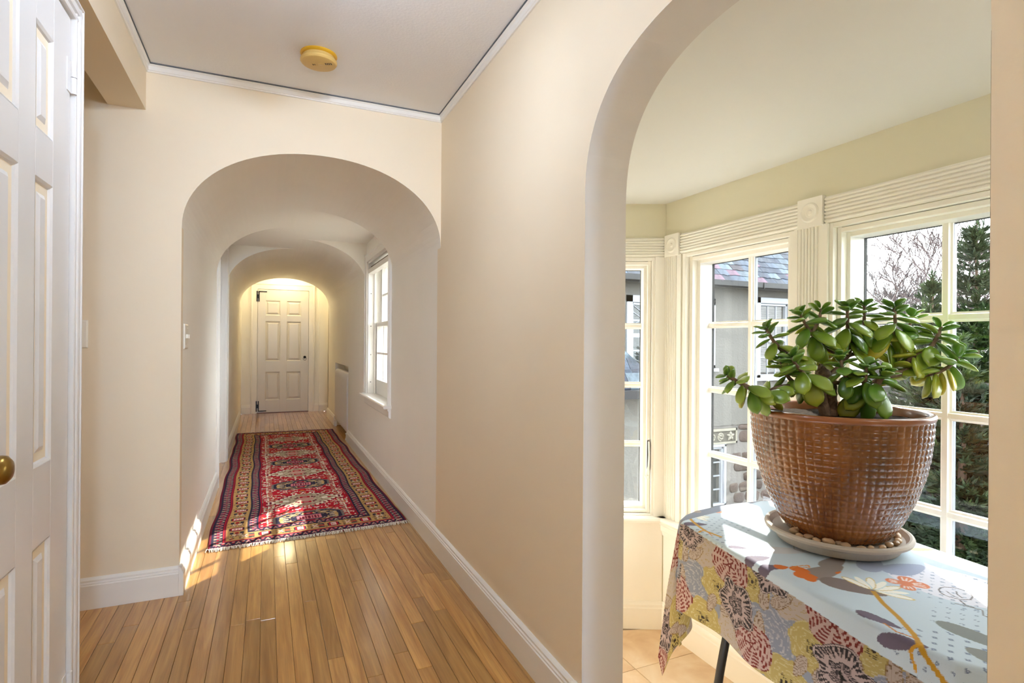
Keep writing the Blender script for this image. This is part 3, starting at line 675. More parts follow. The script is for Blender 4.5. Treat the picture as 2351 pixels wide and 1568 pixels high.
for a, b in ((0.142, 0.932), (1.060, 1.866), (1.994, WLEN - 0.142)): frieze('main', a, b)
frieze('far', 0.012, ELEN); frieze('near', 0.012, ELEN)
def rosette(fr, s0, w=0.122):
    q = FR[fr]; m = MB(); d = 0.024; z0 = OZ1 - 0.004
    wbox(m, fr, s0, s0 + w, -d, 0, z0, z0 + 0.130)
    c = P(fr, s0 + w / 2, -d, z0 + 0.065)
    m.lathe([(0.0, 0.006), (0.009, 0.005), (0.013, 0.0005), (0.016, -0.001), (0.026, 0.0005), (0.032, 0.004), (0.038, 0.0055), (0.043, 0.003), (0.045, 0.0), (0.047, -0.002)], c, 40, (q[1], Zv, -q[2]) if q[1].cross(Zv).dot(-q[2]) > 0 else (Zv, q[1], -q[2]))
    o = trim(m, 'square ivory rosette block with a turned boss', smooth=True, angle=25); return o
for s0 in (0.016, 0.934, 1.868, WLEN - 0.138): rosette('main', s0)

WN = [3]
def casement(fr, a, b, glass, label, crank=False, nx=2):
    q = FR[fr]; root = empty('window_%d' % WN[0], tuple(P(fr, (a + b) / 2, 0, OZ0))); WN[0] += 1; struct(root, label)
    g0, g1 = glass
    # stepped frame from the wall face back to the sash
    m = MB(); steps = [(0.0, -0.006, 0.06), (0.024, 0.02, 0.10), (0.044, 0.055, 0.16)]
    for ins, o0, o1 in steps:
        fa, fb = (g0 - a) * 1.0, (b - g1) * 1.0
        la, lb = a + fa * ins / 0.062, b - fb * ins / 0.062
        wa, wb = fa * 0.021 / 0.062 + 0.001, fb * 0.021 / 0.062 + 0.001
        zt = OZ1 - (OZ1 - GZ[4]) * ins / 0.062; zb = OZ0 + (GZ[0] - OZ0) * ins / 0.062
        wbox(m, fr, la, la + wa, o0, o1, OZ0, OZ1); wbox(m, fr, lb - wb, lb, o0, o1, OZ0, OZ1)
        wbox(m, fr, a, b, o0 + 0.0012, o1, zt - 0.020, zt); wbox(m, fr, a, b, o0 + 0.0012, o1, zb, zb + 0.016)
    m.build('frame', M['sun_trim'], root, bevel=0.002)
    m = MB(); sw = 0.018
    for s0, s1, z0, z1 in ((g0 - sw, g0 + 0.0, GZ[0] - sw, GZ[4] + sw), (g1, g1 + sw, GZ[0] - sw, GZ[4] + sw), (g0, g1, GZ[0] - sw, GZ[0]), (g0, g1, GZ[4], GZ[4] + sw)): wbox(m, fr, s0, s1, 0.10, 0.165, z0, z1)
    sash = m.build('sash', M['sun_trim'], root, bevel=0.002)
    m = MB()
    for s0, s1, z0, z1 in ((g0 - 0.001, g0 + 0.006, GZ[0], GZ[4]), (g1 - 0.006, g1 + 0.001, GZ[0], GZ[4]), (g0, g1, GZ[4] - 0.005, GZ[4] + 0.001)): wbox(m, fr, s0, s1, 0.146, 0.162, z0, z1)
    m.build('gasket', M['dark'], sash)
    mp = [(-0.019, 0.0), (-0.019, 0.006), (-0.012, 0.010), (-0.009, 0.018), (0.009, 0.018), (0.012, 0.010), (0.019, 0.006), (0.019, 0)]
    for z in GZ[1:4]:
        m = MB(); m.extrude([(a_, b_ * 0.93) for a_, b_ in mp], P(fr, g0, 0.140, z), Zv, -q[2], q[1] * (g1 - g0)); m.build('muntin', M['sun_trim'], sash)
        m = MB(); wbox(m, fr, g0, g1, 0.146, 0.160, z - 0.017, z + 0.017); m.build('muntin', M['ext_white'], sash)
    xs = [g0 + (g1 - g0) * k / nx for k in range(nx + 1)]
    for x in xs[1:-1]:
        m = MB(); m.extrude(mp, P(fr, x, 0.140, GZ[0]), q[1], -q[2], Zv * (GZ[4] - GZ[0])); m.build('muntin', M['sun_trim'], sash)
        m = MB(); wbox(m, fr, x - 0.017, x + 0.017, 0.146, 0.162, GZ[0], GZ[4]); m.build('muntin', M['ext_white'], sash)
    zs = GZ
    for k in range(nx):
        for j in range(4):
            m = MB(); wbox(m, fr, xs[k], xs[k + 1], 0.1415, 0.1435, zs[j], zs[j + 1]); m.build('pane', M['glass'], sash)
    if crank:
        s = a + 0.034
        m = MB(); wbox(m, fr, s - 0.006, s + 0.006, 0.004, 0.022, 0.40, 0.58); hd = m.build('crank_slot', M['dark'], root)
        m = MB(); m.tube([P(fr, s + 0.002, -0.012, 0.58), P(fr, s + 0.001, -0.018, 0.50), P(fr, s + 0.006, -0.03, 0.43), P(fr, s + 0.016, -0.04, 0.385)], [0.005, 0.005, 0.006, 0.009], 8); m.ball(P(fr, s + 0.02, -0.042, 0.372), 0.013, 8); m.build('crank_handle', M['sun_trim'], root, smooth=True)
        m = MB(); m.tube([P(fr, s - 0.004, -0.006, 0.60), P(fr, s + 0.003, -0.01, 0.595)], 0.004, 6); m.build('crank_pin', M['sun_trim'], root)
    return root
casement('far', 0.062, 0.80, (0.118, 0.74), 'narrow-looking casement window on the angled far wall, beside the arch', crank=True)
casement('main', 0.155, 0.907, (0.230, 0.830), 'casement window showing the neighbouring stucco wing and slate roof')
casement('main', 1.077, 1.840, (1.127, 1.789), 'casement window behind the potted jade plant showing spruce trees')
# window stools and apron, sunroom baseboard
stool = [(0, 0), (0, -0.030), (0.050, -0.030), (0.058, -0.024), (0.062, -0.014), (0.058, -0.004), (0.050, 0)]
apron = [(0, 0), (0.034, 0), (0.034, -0.014), (0.026, -0.024), (0.026, -0.05), (0.018, -0.062), (0.012, -0.085), (0, -0.085)]
sbase = [(0, 0), (0.018, 0), (0.018, 0.125), (0.014, 0.132), (0.014, 0.146), (0.009, 0.154), (0.005, 0.165), (0, 0.165)]
for fr, ln in (('main', WLEN), ('far', ELEN), ('near', ELEN)):
    q = FR[fr]; m = MB(); m.extrude(stool, P(fr, 0 if fr == 'main' else 0.0, 0.0, 0.125), -q[2], Zv, q[1] * ln); trim(m, 'ivory window stool running round the sunroom')
    m = MB()
    if fr == 'main': m.extrude(apron, P(fr, 0, 0, 0.093), -q[2], Zv, q[1] * ln)
    else: m.extrude([(x * 0.35, z * 0.2) for x, z in apron], P(fr, 0, 0, 0.090), -q[2], Zv, q[1] * ln)
    trim(m, 'ivory apron moulding under the sunroom window stool')
    m = MB(); m.extrude(sbase, P(fr, 0, -0.006, SF), -q[2], Zv, q[1] * ln); o = m.build('baseboard_sunroom_%s' % fr, M['sun_trim']); struct(o, 'tall ivory sunroom baseboard')

# ================================================================== THINGS IN THE HALL
# ---- smoke detector
def smoke_detector():
    c = (0.20, 2.555); root = empty('smoke_detector', (c[0], c[1], ZC)); tag(root, 'round yellowed plastic smoke detector on the hall ceiling', 'smoke detector')
    y = M['plastic_yellow']; deep = plain('amber_plastic_base', (226, 176, 44), 0.45)
    MB().lathe([(0, 0), (0.076, 0), (0.077, -0.004), (0.074, -0.008), (0.066, -0.011), (0.0, -0.011)], (c[0], c[1], ZC), 48).build('mounting_plate', deep, root, smooth=True)
    MB().lathe([(0.066, -0.010), (0.066, -0.022), (0.074, -0.024), (0.0765, -0.028), (0.0765, -0.034), (0.072, -0.040), (0.066, -0.0425), (0, -0.0430)], (c[0], c[1], ZC), 48).build('cover', y, root, smooth=True, angle=30)
    R = Vector((math.cos(YAW), -math.sin(YAW), 0)); F = Vector((math.sin(YAW), math.cos(YAW), 0))
    C = Vector((c[0], c[1], ZC - 0.0431))
    for i in range(4):
        m = MB(); m.obox(C + R * (0.030 + 0.008 * i) - F * 0.012, R * 0.0035, F * 0.014, Vector((0, 0, -0.0008))); m.build('vent_slot', M['dark'], root)
    m = MB(); m.lathe([(0, 0.0), (0.013, 0.0), (0.0135, -0.001), (0.012, -0.002), (0, -0.0022)], C + R * 0.012 - F * 0.004, 20); m.build('test_button', y, root, smooth=True)
    m = MB(); m.obox(C - R * 0.030 - F * 0.016, R * 0.022, F * 0.026, Vector((0, 0, -0.0012))); m.build('battery_door', y, root, bevel=0.002)
    m = MB(); m.obox(C - R * 0.026 - F * 0.008, R * 0.004, F * 0.012, Vector((0, 0, -0.0018))); m.obox(C - R * 0.018 - F * 0.008, R * 0.003, F * 0.010, Vector((0, 0, -0.0018))); m.build('printed_mark', plain('brown_print', (96, 72, 40), 0.6), root)
    m = MB(); m.obox(C - R * 0.0775 - F * 0.016 + Vector((0, 0, 0.008)), R * 0.003, F * 0.03, Vector((0, 0, 0.012))); m.build('sticker', M['plastic_white'], root)
smoke_detector()

# ---- light switches
def switch(o, a, n, w, h, label):
    o, a, n = map(Vector, (o, a, n)); z = Vector((0, 0, 1)); root = empty('light_switch', tuple(o)); tag(root, label, 'light switch')
    m = MB(); prof = [(0, 0), (w, 0), (w, h), (0, h)]; vs = []; fs = []
    for ins, d in ((0, 0), (0.0015, 0.004), (0.006, 0.0065), (0.008, 0.0065)):
        for x, y in ((ins, ins), (w - ins, ins), (w - ins, h - ins), (ins, h - ins)): vs.append(o + a * x + z * y + n * d)
    for q in range(3):
        for e in range(4): fs.append((q * 4 + e, q * 4 + (e + 1) % 4, (q + 1) * 4 + (e + 1) % 4, (q + 1) * 4 + e))
    fs.append((12, 13, 14, 15))
    if a.cross(z).dot(n) < 0: fs = [f[::-1] for f in fs]
    m.add(vs, fs); m.build('plate', M['plastic_white'], root)
    k = 2 if w > 0.1 else 1
    for i in range(k):
        cx = w * (i + 0.5) / k; m = MB(); m.obox(o + a * (cx - 0.005) + z * (h / 2 - 0.010) + n * 0.006, a * 0.010, z * 0.020, n * 0.010); m.build('toggle', M['plastic_white'], root, bevel=0.002)
        for zz in (0.02, h - 0.02): MB().lathe([(0, 0), (0.003, 0), (0.003, 0.001), (0, 0.0015)], o + a * cx + z * zz + n * 0.0065, 8, (a, z, n) if a.cross(z).dot(n) > 0 else (z, a, n)).build('screw', M['plastic_white'], root)
switch((-0.793, YA, 1.14), (1, 0, 0), (0, -1, 0), 0.078, 0.122, 'ivory switch plate half hidden behind the closet door casing')
switch((XL, 3.055, 1.135), (0, 1, 0), (1, 0, 0), 0.118, 0.121, 'ivory double switch plate just inside the corridor arch')

# ---- radiator in its niche
def radiator():
    root = empty('radiator', (0.93, (RY0 + RY1) / 2, 0)); tag(root, 'white cast-iron column radiator set into the corridor wall niche', 'radiator')
    n = 20; y0, y1 = RY0 + 0.045, RY1 - 0.06; pitch = (y1 - y0) / n
    m = MB(); hw = pitch * 0.46; xa, xb = 0.862, 0.985; z0, z1 = 0.075, 0.80
    ring = []
    for k in range(24):
        t = 2 * math.pi * k / 24; cx, sx = math.cos(t), math.sin(t)
        ring.append(((xa + xb) / 2 + (xb - xa) / 2 * math.copysign(abs(cx) ** 0.5, cx), (z0 + z1) / 2 + (z1 - z0) / 2 * math.copysign(abs(sx) ** 0.22, sx)))
    rows = [(-hw, 0.86), (-hw * 0.7, 0.97), (0, 1.0), (hw * 0.7, 0.97), (hw, 0.86)]
    cx, cz = (xa + xb) / 2, (z0 + z1) / 2; vs = []
    for dy, s in rows: vs += [(cx + (x - cx) * s, dy, cz + (z - cz) * (1 - (1 - s) * 0.12)) for x, z in ring]
    fs = [(r * 24 + k, r * 24 + (k + 1) % 24, (r + 1) * 24 + (k + 1) % 24, (r + 1) * 24 + k) for r in range(4) for k in range(24)] + [tuple(range(24))[::-1], tuple(range(96, 120))]
    fs = [f[::-1] for f in fs]
    m.add(vs, fs); proto = m.build('section', M['radiator'], root, smooth=True); me = proto.data
    proto.location = (0, y0 + pitch * 0.5, 0)
    for i in range(1, n):
        o = proto.copy(); COL.objects.link(o); o.location = (0, y0 + pitch * (i + 0.5), 0)
    for y in (y0 + pitch * 0.5, y1 - pitch * 0.5):
        MB().lathe([(0, 0), (0.016, 0), (0.02, 0.01), (0.014, 0.03), (0.012, 0.06), (0.02, 0.085), (0, 0.09)], (0.875, y, 0), 12).build('foot', M['radiator'], root, smooth=True)
    MB().tube([(0.92, RY0 + 0.02, 0.0), (0.92, RY0 + 0.02, 0.12), (0.92, y0 + 0.01, 0.14)], 0.014, 10).build('pipe', M['radiator'], root, smooth=True)
radiator()

# ---- lamps (lobby lamp above the far arch; the others are added as fill)
def ceiling_or_fill_lamp(x, y, z, r, rgb, power, label, down=0.0):
    root = empty('ceiling_or_fill_lamp', (x, y, z)); tag(root, label, 'ceiling lamp')
    MB().lathe([(0, 0), (r, 0), (r, -0.012), (r * 0.94, -0.022), (0, -0.022)], (x, y, z), 32).build('lamp_base', M['brass'], root, smooth=True)
    MB().lathe([(r * 0.9, -0.022), (r * 0.94, -0.04), (r * 0.86, -0.07), (r * 0.6, -0.092), (r * 0.25, -0.102), (0, -0.103)], (x, y, z), 32).build('lamp_shade', emit('opal_glass', rgb, 2.0), root, smooth=True)
    l = bpy.data.lights.new('lamp_light', 'POINT'); l.energy = power; l.color = lin(rgb); l.shadow_soft_size = r * 0.9
    o = bpy.data.objects.new('lamp_light', l); COL.objects.link(o); adopt(o, root); o.location = (x, y, z - 0.115 - r * 0.9)
    if down:
        l = bpy.data.lights.new('lamp_light', 'AREA'); l.shape = 'DISK'; l.size = r * 1.9; l.energy = down; l.color = lin(rgb)
        o = bpy.data.objects.new('lamp_light', l); COL.objects.link(o); adopt(o, root); o.location = (x, y, z - 0.112)
    return root
HALL_FILL, SPOT_FILL, BACK_FILL, LOBBY_LAMP, SUNROOM_FILL = 3.5, 24.0, 110.0, 3.4, 2.0
ceiling_or_fill_lamp(0.10, 1.50, ZC, 0.13, (212, 230, 255), HALL_FILL, 'added out-of-view fill lamp in the hall between closet door and sunroom arch', 1.2)  # added fill for ceiling and walls, out of view
def spotlight(pos, aim, rgb, power, size, label):
    pos, aim = Vector(pos), Vector(aim); d = (aim - pos).normalized(); root = empty('fill_spotlight', tuple(pos)); tag(root, label, 'spotlight')
    MB().lathe([(0, 0), (0.05, 0), (0.05, -0.018), (0, -0.02)], (pos.x, pos.y, ZC), 24).build('lamp_base', M['plastic_white'], root, smooth=True)
    MB().tube([(pos.x, pos.y, ZC - 0.01), tuple(pos)], 0.008, 8).build('stem', M['plastic_white'], root, smooth=True)
    a = d.orthogonal().normalized(); MB().lathe([(0.012, -0.07), (0.035, -0.06), (0.045, 0.0), (0.047, 0.03), (0.044, 0.03), (0.040, 0.0), (0.0, -0.02)], tuple(pos), 24, (a, d.cross(a), d)).build('lamp_head', M['plastic_white'], root, smooth=True)
    l = bpy.data.lights.new('lamp_light', 'SPOT'); l.energy = power; l.color = lin(rgb); l.spot_size = math.radians(size); l.spot_blend = 1.0; l.shadow_soft_size = 0.04
    o = bpy.data.objects.new('lamp_light', l); COL.objects.link(o); adopt(o, root); o.location = pos + d * 0.036; o.rotation_euler = d.to_track_quat('-Z', 'Y').to_euler()
spotlight((0.20, 0.75, 2.33), (0.25, 2.96, 1.62), (224, 236, 255), SPOT_FILL, 88, 'added out-of-view fill spotlight in the hall aimed at the corridor arch')  # added to brighten the arch wall without flooding the side walls
ceiling_or_fill_lamp(0.70, -4.3, ZC, 0.15, (172, 210, 255), BACK_FILL, 'added unseen fill lamp at the far back of the hall behind the viewer')  # added behind the viewer as frontal fill
ceiling_or_fill_lamp(0.30, 9.42, 2.40, 0.12, (255, 236, 186), LOBBY_LAMP, 'round opal ceiling lamp in the lobby before the far door')
ceiling_or_fill_lamp(1.55, -0.05, SCZ, 0.15, (255, 250, 242), SUNROOM_FILL, 'added unseen fill lamp in the near end of the sunroom')  # added to lift the window trim, cloth and pot

# ================================================================== RUG
def srgb_arr(pal): return np.array([lin(c) for c in pal])
def grid_mesh(name, V, nx, ny, colors, mat, parent=None, smooth=True):
    """V: (ny*nx,3) vertices in row-major order"""
    me = bpy.data.meshes.new(name); nv = nx * ny; nf = (nx - 1) * (ny - 1)
    me.vertices.add(nv); me.vertices.foreach_set('co', V.astype(np.float32).ravel())
    j, i = np.meshgrid(np.arange(ny - 1), np.arange(nx - 1), indexing='ij'); a = (j * nx + i).ravel()
    idx = np.stack([a, a + 1, a + 1 + nx, a + nx], 1).astype(np.int32)
    me.loops.add(nf * 4); me.loops.foreach_set('vertex_index', idx.ravel())
    me.polygons.add(nf); me.polygons.foreach_set('loop_start', np.arange(0, nf * 4, 4, dtype=np.int32)); me.polygons.foreach_set('loop_total', np.full(nf, 4, dtype=np.int32))
    if smooth: me.polygons.foreach_set('use_smooth', np.ones(nf, dtype=bool))
    me.update(calc_edges=True); me.validate()
    at = me.color_attributes.new('print', 'FLOAT_COLOR', 'POINT'); at.data.foreach_set('color', np.concatenate([colors, np.ones((nv, 1))], 1).astype(np.float32).ravel())
    me.materials.append(mat)
    return link(name, me, parent)

def rug():
    W, Lr, k = 1.15, 4.17, 0.004
    nx, ny = int(W / k) + 1, int(Lr / k) + 1
    x = np.linspace(0, W, nx); y = np.linspace(0, Lr, ny); X, Y = np.meshgrid(x, y)
    pal = srgb_arr([(178, 4, 34), (38, 33, 58), (190, 150, 92), (206, 120, 128), (190, 170, 142), (228, 216, 200), (212, 146, 48), (66, 44, 48), (112, 18, 44), (120, 108, 104)])
    RED, NAVY, GOLD, PINK, CREAM, WHITE, ORANGE, BROWN, DRED, GREY = range(10)
    C = np.full(X.shape, RED)
    xm = np.minimum(X, W - X); ym = np.minimum(Y, Lr - Y); de = np.minimum(xm, ym)
    side = xm < ym                                            # along long sides the border runs in y
    run = np.where(side, Y, X); f = lambda a: a - np.floor(a)
    def rnd(ix, iy, seed=0):
        h = np.sin(ix * 127.1 + iy * 311.7 + seed * 74.7) * 43758.5453; return h - np.floor(h)
    # outer guard, gold band, inner guard
    def guard(d0, d1):
        inb = (de >= d0) & (de < d1); C[inb] = NAVY
        t = (de - d0) / (d1 - d0); ph = f(run / 0.052)
        zig = np.abs(f(run / 0.052 + t * 0.45) - 0.5) * 2
        mk = inb & (t > 0.14) & (t < 0.86) & ((np.abs(f(run / 0.026 + np.where(f(run / 0.052) < .5, t, -t) * 0.8) - 0.5) < 0.19))
        C[mk] = PINK; mk2 = mk & (rnd(np.floor(run / 0.026), np.floor(t * 3), 3) > 0.55); C[mk2] = CREAM
        mk3 = inb & (np.abs(t - 0.5) < 0.09) & (np.abs(f(run / 0.052) - 0.5) < 0.12); C[mk3] = RED
    C[de < 0.014] = DRED
    guard(0.020, 0.076); C[(de >= 0.014) & (de < 0.020)] = NAVY
    C[(de >= 0.076) & (de < 0.092)] = RED; C[(de >= 0.082) & (de < 0.087)] = NAVY
    g = (de >= 0.092) & (de < 0.206); C[g] = GOLD
    t = (de - 0.149) / 0.057; per = 0.20; q = f(run / per); cyc = np.floor(run / per)
    dq = (q - 0.5) * per
    cart = g & (np.maximum(np.abs(dq) / 0.036, np.abs(t) / 0.72) < 1) & ((np.abs(dq) / 0.036 + np.abs(t) / 0.72) < 1.55)
    C[cart] = NAVY; C[cart & (np.maximum(np.abs(dq) / 0.028, np.abs(t) / 0.6) < 1)] = RED
    C[cart & (np.maximum(np.abs(dq) / 0.017, np.abs(t) / 0.48) < 1)] = WHITE; C[cart & (np.maximum(np.abs(dq) / 0.012, np.abs(t) / 0.4) < 1) & (f(t * 3.2) < .6)] = PINK
    q2 = (f(run / per + 0.5) - 0.5) * per
    for off, col in ((-0.5, NAVY), (0.0, RED), (0.5, NAVY)):
        b = g & (np.abs(t - off) < 0.17) & (np.abs(q2 - 0.026) < 0.017); C[b] = col
        b = g & (np.abs(t - off) < 0.05) & (np.abs(q2 - 0.004) < 0.02); C[b] = BROWN
        b = g & (np.abs(t - off) < 0.17) & (np.abs(q2 + 0.036) < 0.007) & (np.abs(t - off) > 0.06); C[b] = BROWN
    star = g & ((np.abs(np.abs(q2 + 0.012) - np.abs(t) * 0.03) < 0.004)) & (np.abs(t) < 0.5); C[star] = WHITE
    C[g & (np.abs(t) < 0.1) & (np.abs(q2 + 0.012) < 0.006)] = PINK
    sp = g & (rnd(np.floor(X / 0.012), np.floor(Y / 0.008), 9) > 0.95); C[sp] = BROWN
    C[(de >= 0.206) & (de < 0.213)] = NAVY; guard(0.213, 0.264)
    C[(de >= 0.264) & (de < 0.270)] = NAVY; C[(de >= 0.270) & (de < 0.277)] = RED; C[(de >= 0.277) & (de < 0.283)] = NAVY
    fld = de >= 0.283; C[fld] = RED
    xc = np.abs(X - W / 2)                                    # mirrored field
    # small scattered hooked motifs
    for bx, by, thr, col, seed in ((0.020, 0.017, 0.86, WHITE, 1), (0.026, 0.018, 0.89, CREAM, 2), (0.012, 0.012, 0.96, ORANGE, 4), (0.026, 0.010, 0.95, PINK, 5), (0.016, 0.014, 0.95, NAVY, 6), (0.010, 0.026, 0.93, WHITE, 7)):
        mk = fld & (rnd(np.floor(xc / bx), np.floor(Y / by), seed) > thr) & (f(xc / bx) > 0.12) & (f(Y / by) > 0.1); C[mk] = col
    # hook teeth down both sides of the field
    ed = fld & (np.abs(xc - 0.238) < 0.020) & (f(Y / 0.05) < 0.32); C[ed] = CREAM
    ed = fld & (np.abs(xc - 0.252) < 0.005) & (f(Y / 0.108) < 0.7); C[ed] = WHITE
    centers = []; yy = 0.36; kind = 0
    while yy < Lr - 0.3: centers.append((yy, kind)); yy += 0.44 if kind == 0 else 0.47; kind = 1 - kind
    for cy_, kd in centers:
        dy = np.abs(Y - cy_)
        if kd == 0:   # navy octagon medallion
            r = np.maximum(np.maximum(xc / 0.205, dy / 0.135), (xc + dy * 1.1) / 0.27)
            C[fld & (r < 1.08)] = GREY; C[fld & (r < 1.0)] = NAVY
            mk = fld & (r < 0.9) & (r > 0.55) & (rnd(np.floor(xc / 0.020), np.floor(dy / 0.017), 21) > 0.5); C[mk] = GOLD
            mk = fld & (r < 0.9) & (r > 0.5) & (rnd(np.floor(xc / 0.016), np.floor(dy / 0.013), 22) > 0.8); C[mk] = CREAM
            C[fld & (np.maximum(xc / 0.075, dy / 0.045) < 1)] = PINK; C[fld & (np.maximum(xc / 0.06, dy / 0.032) < 1) & (f(xc / 0.017) < 0.5)] = DRED
            C[fld & (xc < 0.028) & (np.abs(dy - 0.085) < 0.018)] = RED; C[fld & (xc < 0.012) & (np.abs(dy - 0.085) < 0.008)] = PINK
        else:         # cream stepped medallion
            st = np.floor(dy / 0.028) * 0.030
            r = (xc + st) / 0.25
            md = fld & (r < 1) & (dy < 0.16); C[md] = CREAM
            C[md & (r > 0.93)] = DRED; C[md & (r > 0.86) & (r < 0.93)] = WHITE
            dia = np.abs(f((xc - dy * 1.2) / 0.05) - 0.5) < 0.07; C[md & dia & (r < 0.8) & (xc > 0.05)] = BROWN
            C[md & (rnd(np.floor(xc / 0.015), np.floor(dy / 0.012), 31) > 0.85) & (r < 0.84)] = DRED
            col = ORANGE if int(cy_ * 10) % 3 == 0 else PINK
            C[md & (np.maximum(xc / 0.055, dy / 0.03) < 1) & (f((xc + dy) / 0.022) < 0.6)] = col
            C[md & (xc < 0.035) & (np.abs(dy - 0.07) < 0.022)] = RED; C[md & (xc < 0.016) & (np.abs(dy - 0.07) < 0.01)] = col
            C[md & (np.abs(xc - 0.135) < 0.02) & (dy < 0.022)] = WHITE; C[md & (np.abs(xc - 0.17) < 0.012) & (dy < 0.014)] = RED
    col = pal[C] * (0.92 + 0.16 * RNG.random(C.shape))[..., None]
    col *= (1 - 0.06 * np.sin(Y * 9 + 2 * np.sin(X * 5)))[..., None]
    # corners of the rug on the floor, slightly wavy long edges
    u, v = X / W, Y / Lr
    A, B, Cc, D = np.array([-0.300, 3.500]), np.array([0.846, 3.572]), np.array([0.805, 7.680]), np.array([-0.332, 7.720])
    XY = ((1 - u) * (1 - v))[..., None] * A + (u * (1 - v))[..., None] * B + (u * v)[..., None] * Cc + ((1 - u) * v)[..., None] * D
    XY[..., 0] += 0.006 * np.sin(Y * 5.1) * (u - 0.5) * 2 + 0.004 * np.sin(Y * 9 + 1)
    Zz = 0.0085 + 0.0012 * np.sin(Y * 14 + X * 3) * np.sin(X * 9) + 0.0006 * RNG.random(X.shape); Zz = np.where(de < 0.003, 0.0015, Zz)
    V = np.concatenate([XY, Zz[..., None]], -1).reshape(-1, 3)
    root = empty('runner_rug', (0.25, 5.6, 0)); tag(root, 'red and gold oriental runner rug with cream fringe on the corridor floor', 'rug')
    grid_mesh('pile', V, nx, ny, col.reshape(-1, 3), M['rug'], root)
    # knotted fringe at both ends
    m = MB(); rr = random.Random(3)
    for end, (p0, p1, d) in enumerate(((A, B, -1), (D, Cc, 1))):
        for i in range(330):
            p = p0 + (p1 - p0) * ((i + rr.random()) / 330); l = 0.018 + rr.random() * 0.022; dx = (rr.random() - 0.5) * 0.024
            z = 0.004 + rr.random() * 0.003
            m.tube([(p[0], p[1] - d * 0.004, z + 0.003), (p[0] + dx * 0.5, p[1] + d * l * 0.5, z + 0.002), (p[0] + dx, p[1] + d * l, 0.002)], [0.0022, 0.002, 0.0014], 4, cap=False)
    o = m.build('fringe', M['fringe'], root); o['kind'] = 'stuff'
rug()

# ================================================================== TABLE, CLOTH
TA = np.array([1.503, 1.693]); E1 = np.array([-0.094, -0.9955]); E2 = np.array([0.9955, -0.094]); ZT = 0.4696
OUT = np.array([(0.0, 0.006), (-0.03, 0.012), (-0.06, 0.032), (-0.10, 0.085), (-0.132, 0.155), (-0.158, 0.27), (-0.170, 0.40), (-0.166, 0.52), (-0.145, 0.60), (-0.10, 0.645), (-0.03, 0.66), (0.3, 0.665), (0.7, 0.665), (0.95, 0.655), (1.06, 0.60), (1.10, 0.45), (1.10, 0.3), (1.07, 0.15), (1.02, 0.05), (0.97, 0.012), (0.90, 0.0), (0.6, -0.002), (0.3, -0.002)])
def dense(poly, step=0.008):
    out = []
    for a, b in zip(poly, np.roll(poly, -1, 0)):
        n = max(1, int(np.linalg.norm(b - a) / step)); out += [a + (b - a) * i / n for i in range(n)]
    return np.array(out)
def tw(p, q, z=0.0): xy = TA + E1 * p + E2 * q; return (float(xy[0]), float(xy[1]), ZT + z)
def table():
    root = empty('side_table', tw(0.45, 0.33, SF - ZT)); tag(root, 'black iron table under the floral tablecloth by the window', 'table')
    pts = [tw(p, q)[:2] for p, q in (OUT - OUT.mean(0)) * 0.985 + OUT.mean(0)]
    m = MB(); m.extrude(pts, (0, 0, ZT - 0.026), (1, 0, 0), (0, 1, 0), (0, 0, 0.022)); m.build('table_top', M['iron'], root, bevel=0.004)
    H = ZT - SF
    for p_top, p_foot, q_foot in ((0.15, 0.07, 0.06), (0.19, 0.26, 0.27), (0.80, 0.88, 0.06), (0.76, 0.69, 0.27), (0.16, 0.10, 0.60), (0.79, 0.85, 0.60)):   # two trestles of bent bars
        m = MB(); pth = []
        for i in range(19):
            t = i / 18; e = math.sin(t * math.pi / 2) ** 1.4; pth.append(tw(p_top + (p_foot - p_top) * e, (0.15 if q_foot < 0.5 else 0.50) + (q_foot - (0.15 if q_foot < 0.5 else 0.50)) * e, -0.03 - (H - 0.044) * (t ** 1.15)))
        m.tube(pth, 0.0155, 10); m.ball((pth[-1][0], pth[-1][1], SF + 0.013), 0.018, 8, sc3=(1, 1, 0.72)); m.build('leg', M['iron'], root, smooth=True)
    for p0 in (0.175, 0.775): m = MB(); m.tube([tw(p0, 0.10, -0.032), tw(p0, 0.55, -0.032)], 0.014, 8); m.build('rail', M['iron'], root, smooth=True)
    m = MB(); m.tube([tw(0.175 + 0.6 * t, 0.15, -0.06 - 0.10 * math.sin(math.pi * t)) for t in [i / 16 for i in range(17)]], 0.010, 8); m.build('brace', M['iron'], root, smooth=True)
table()

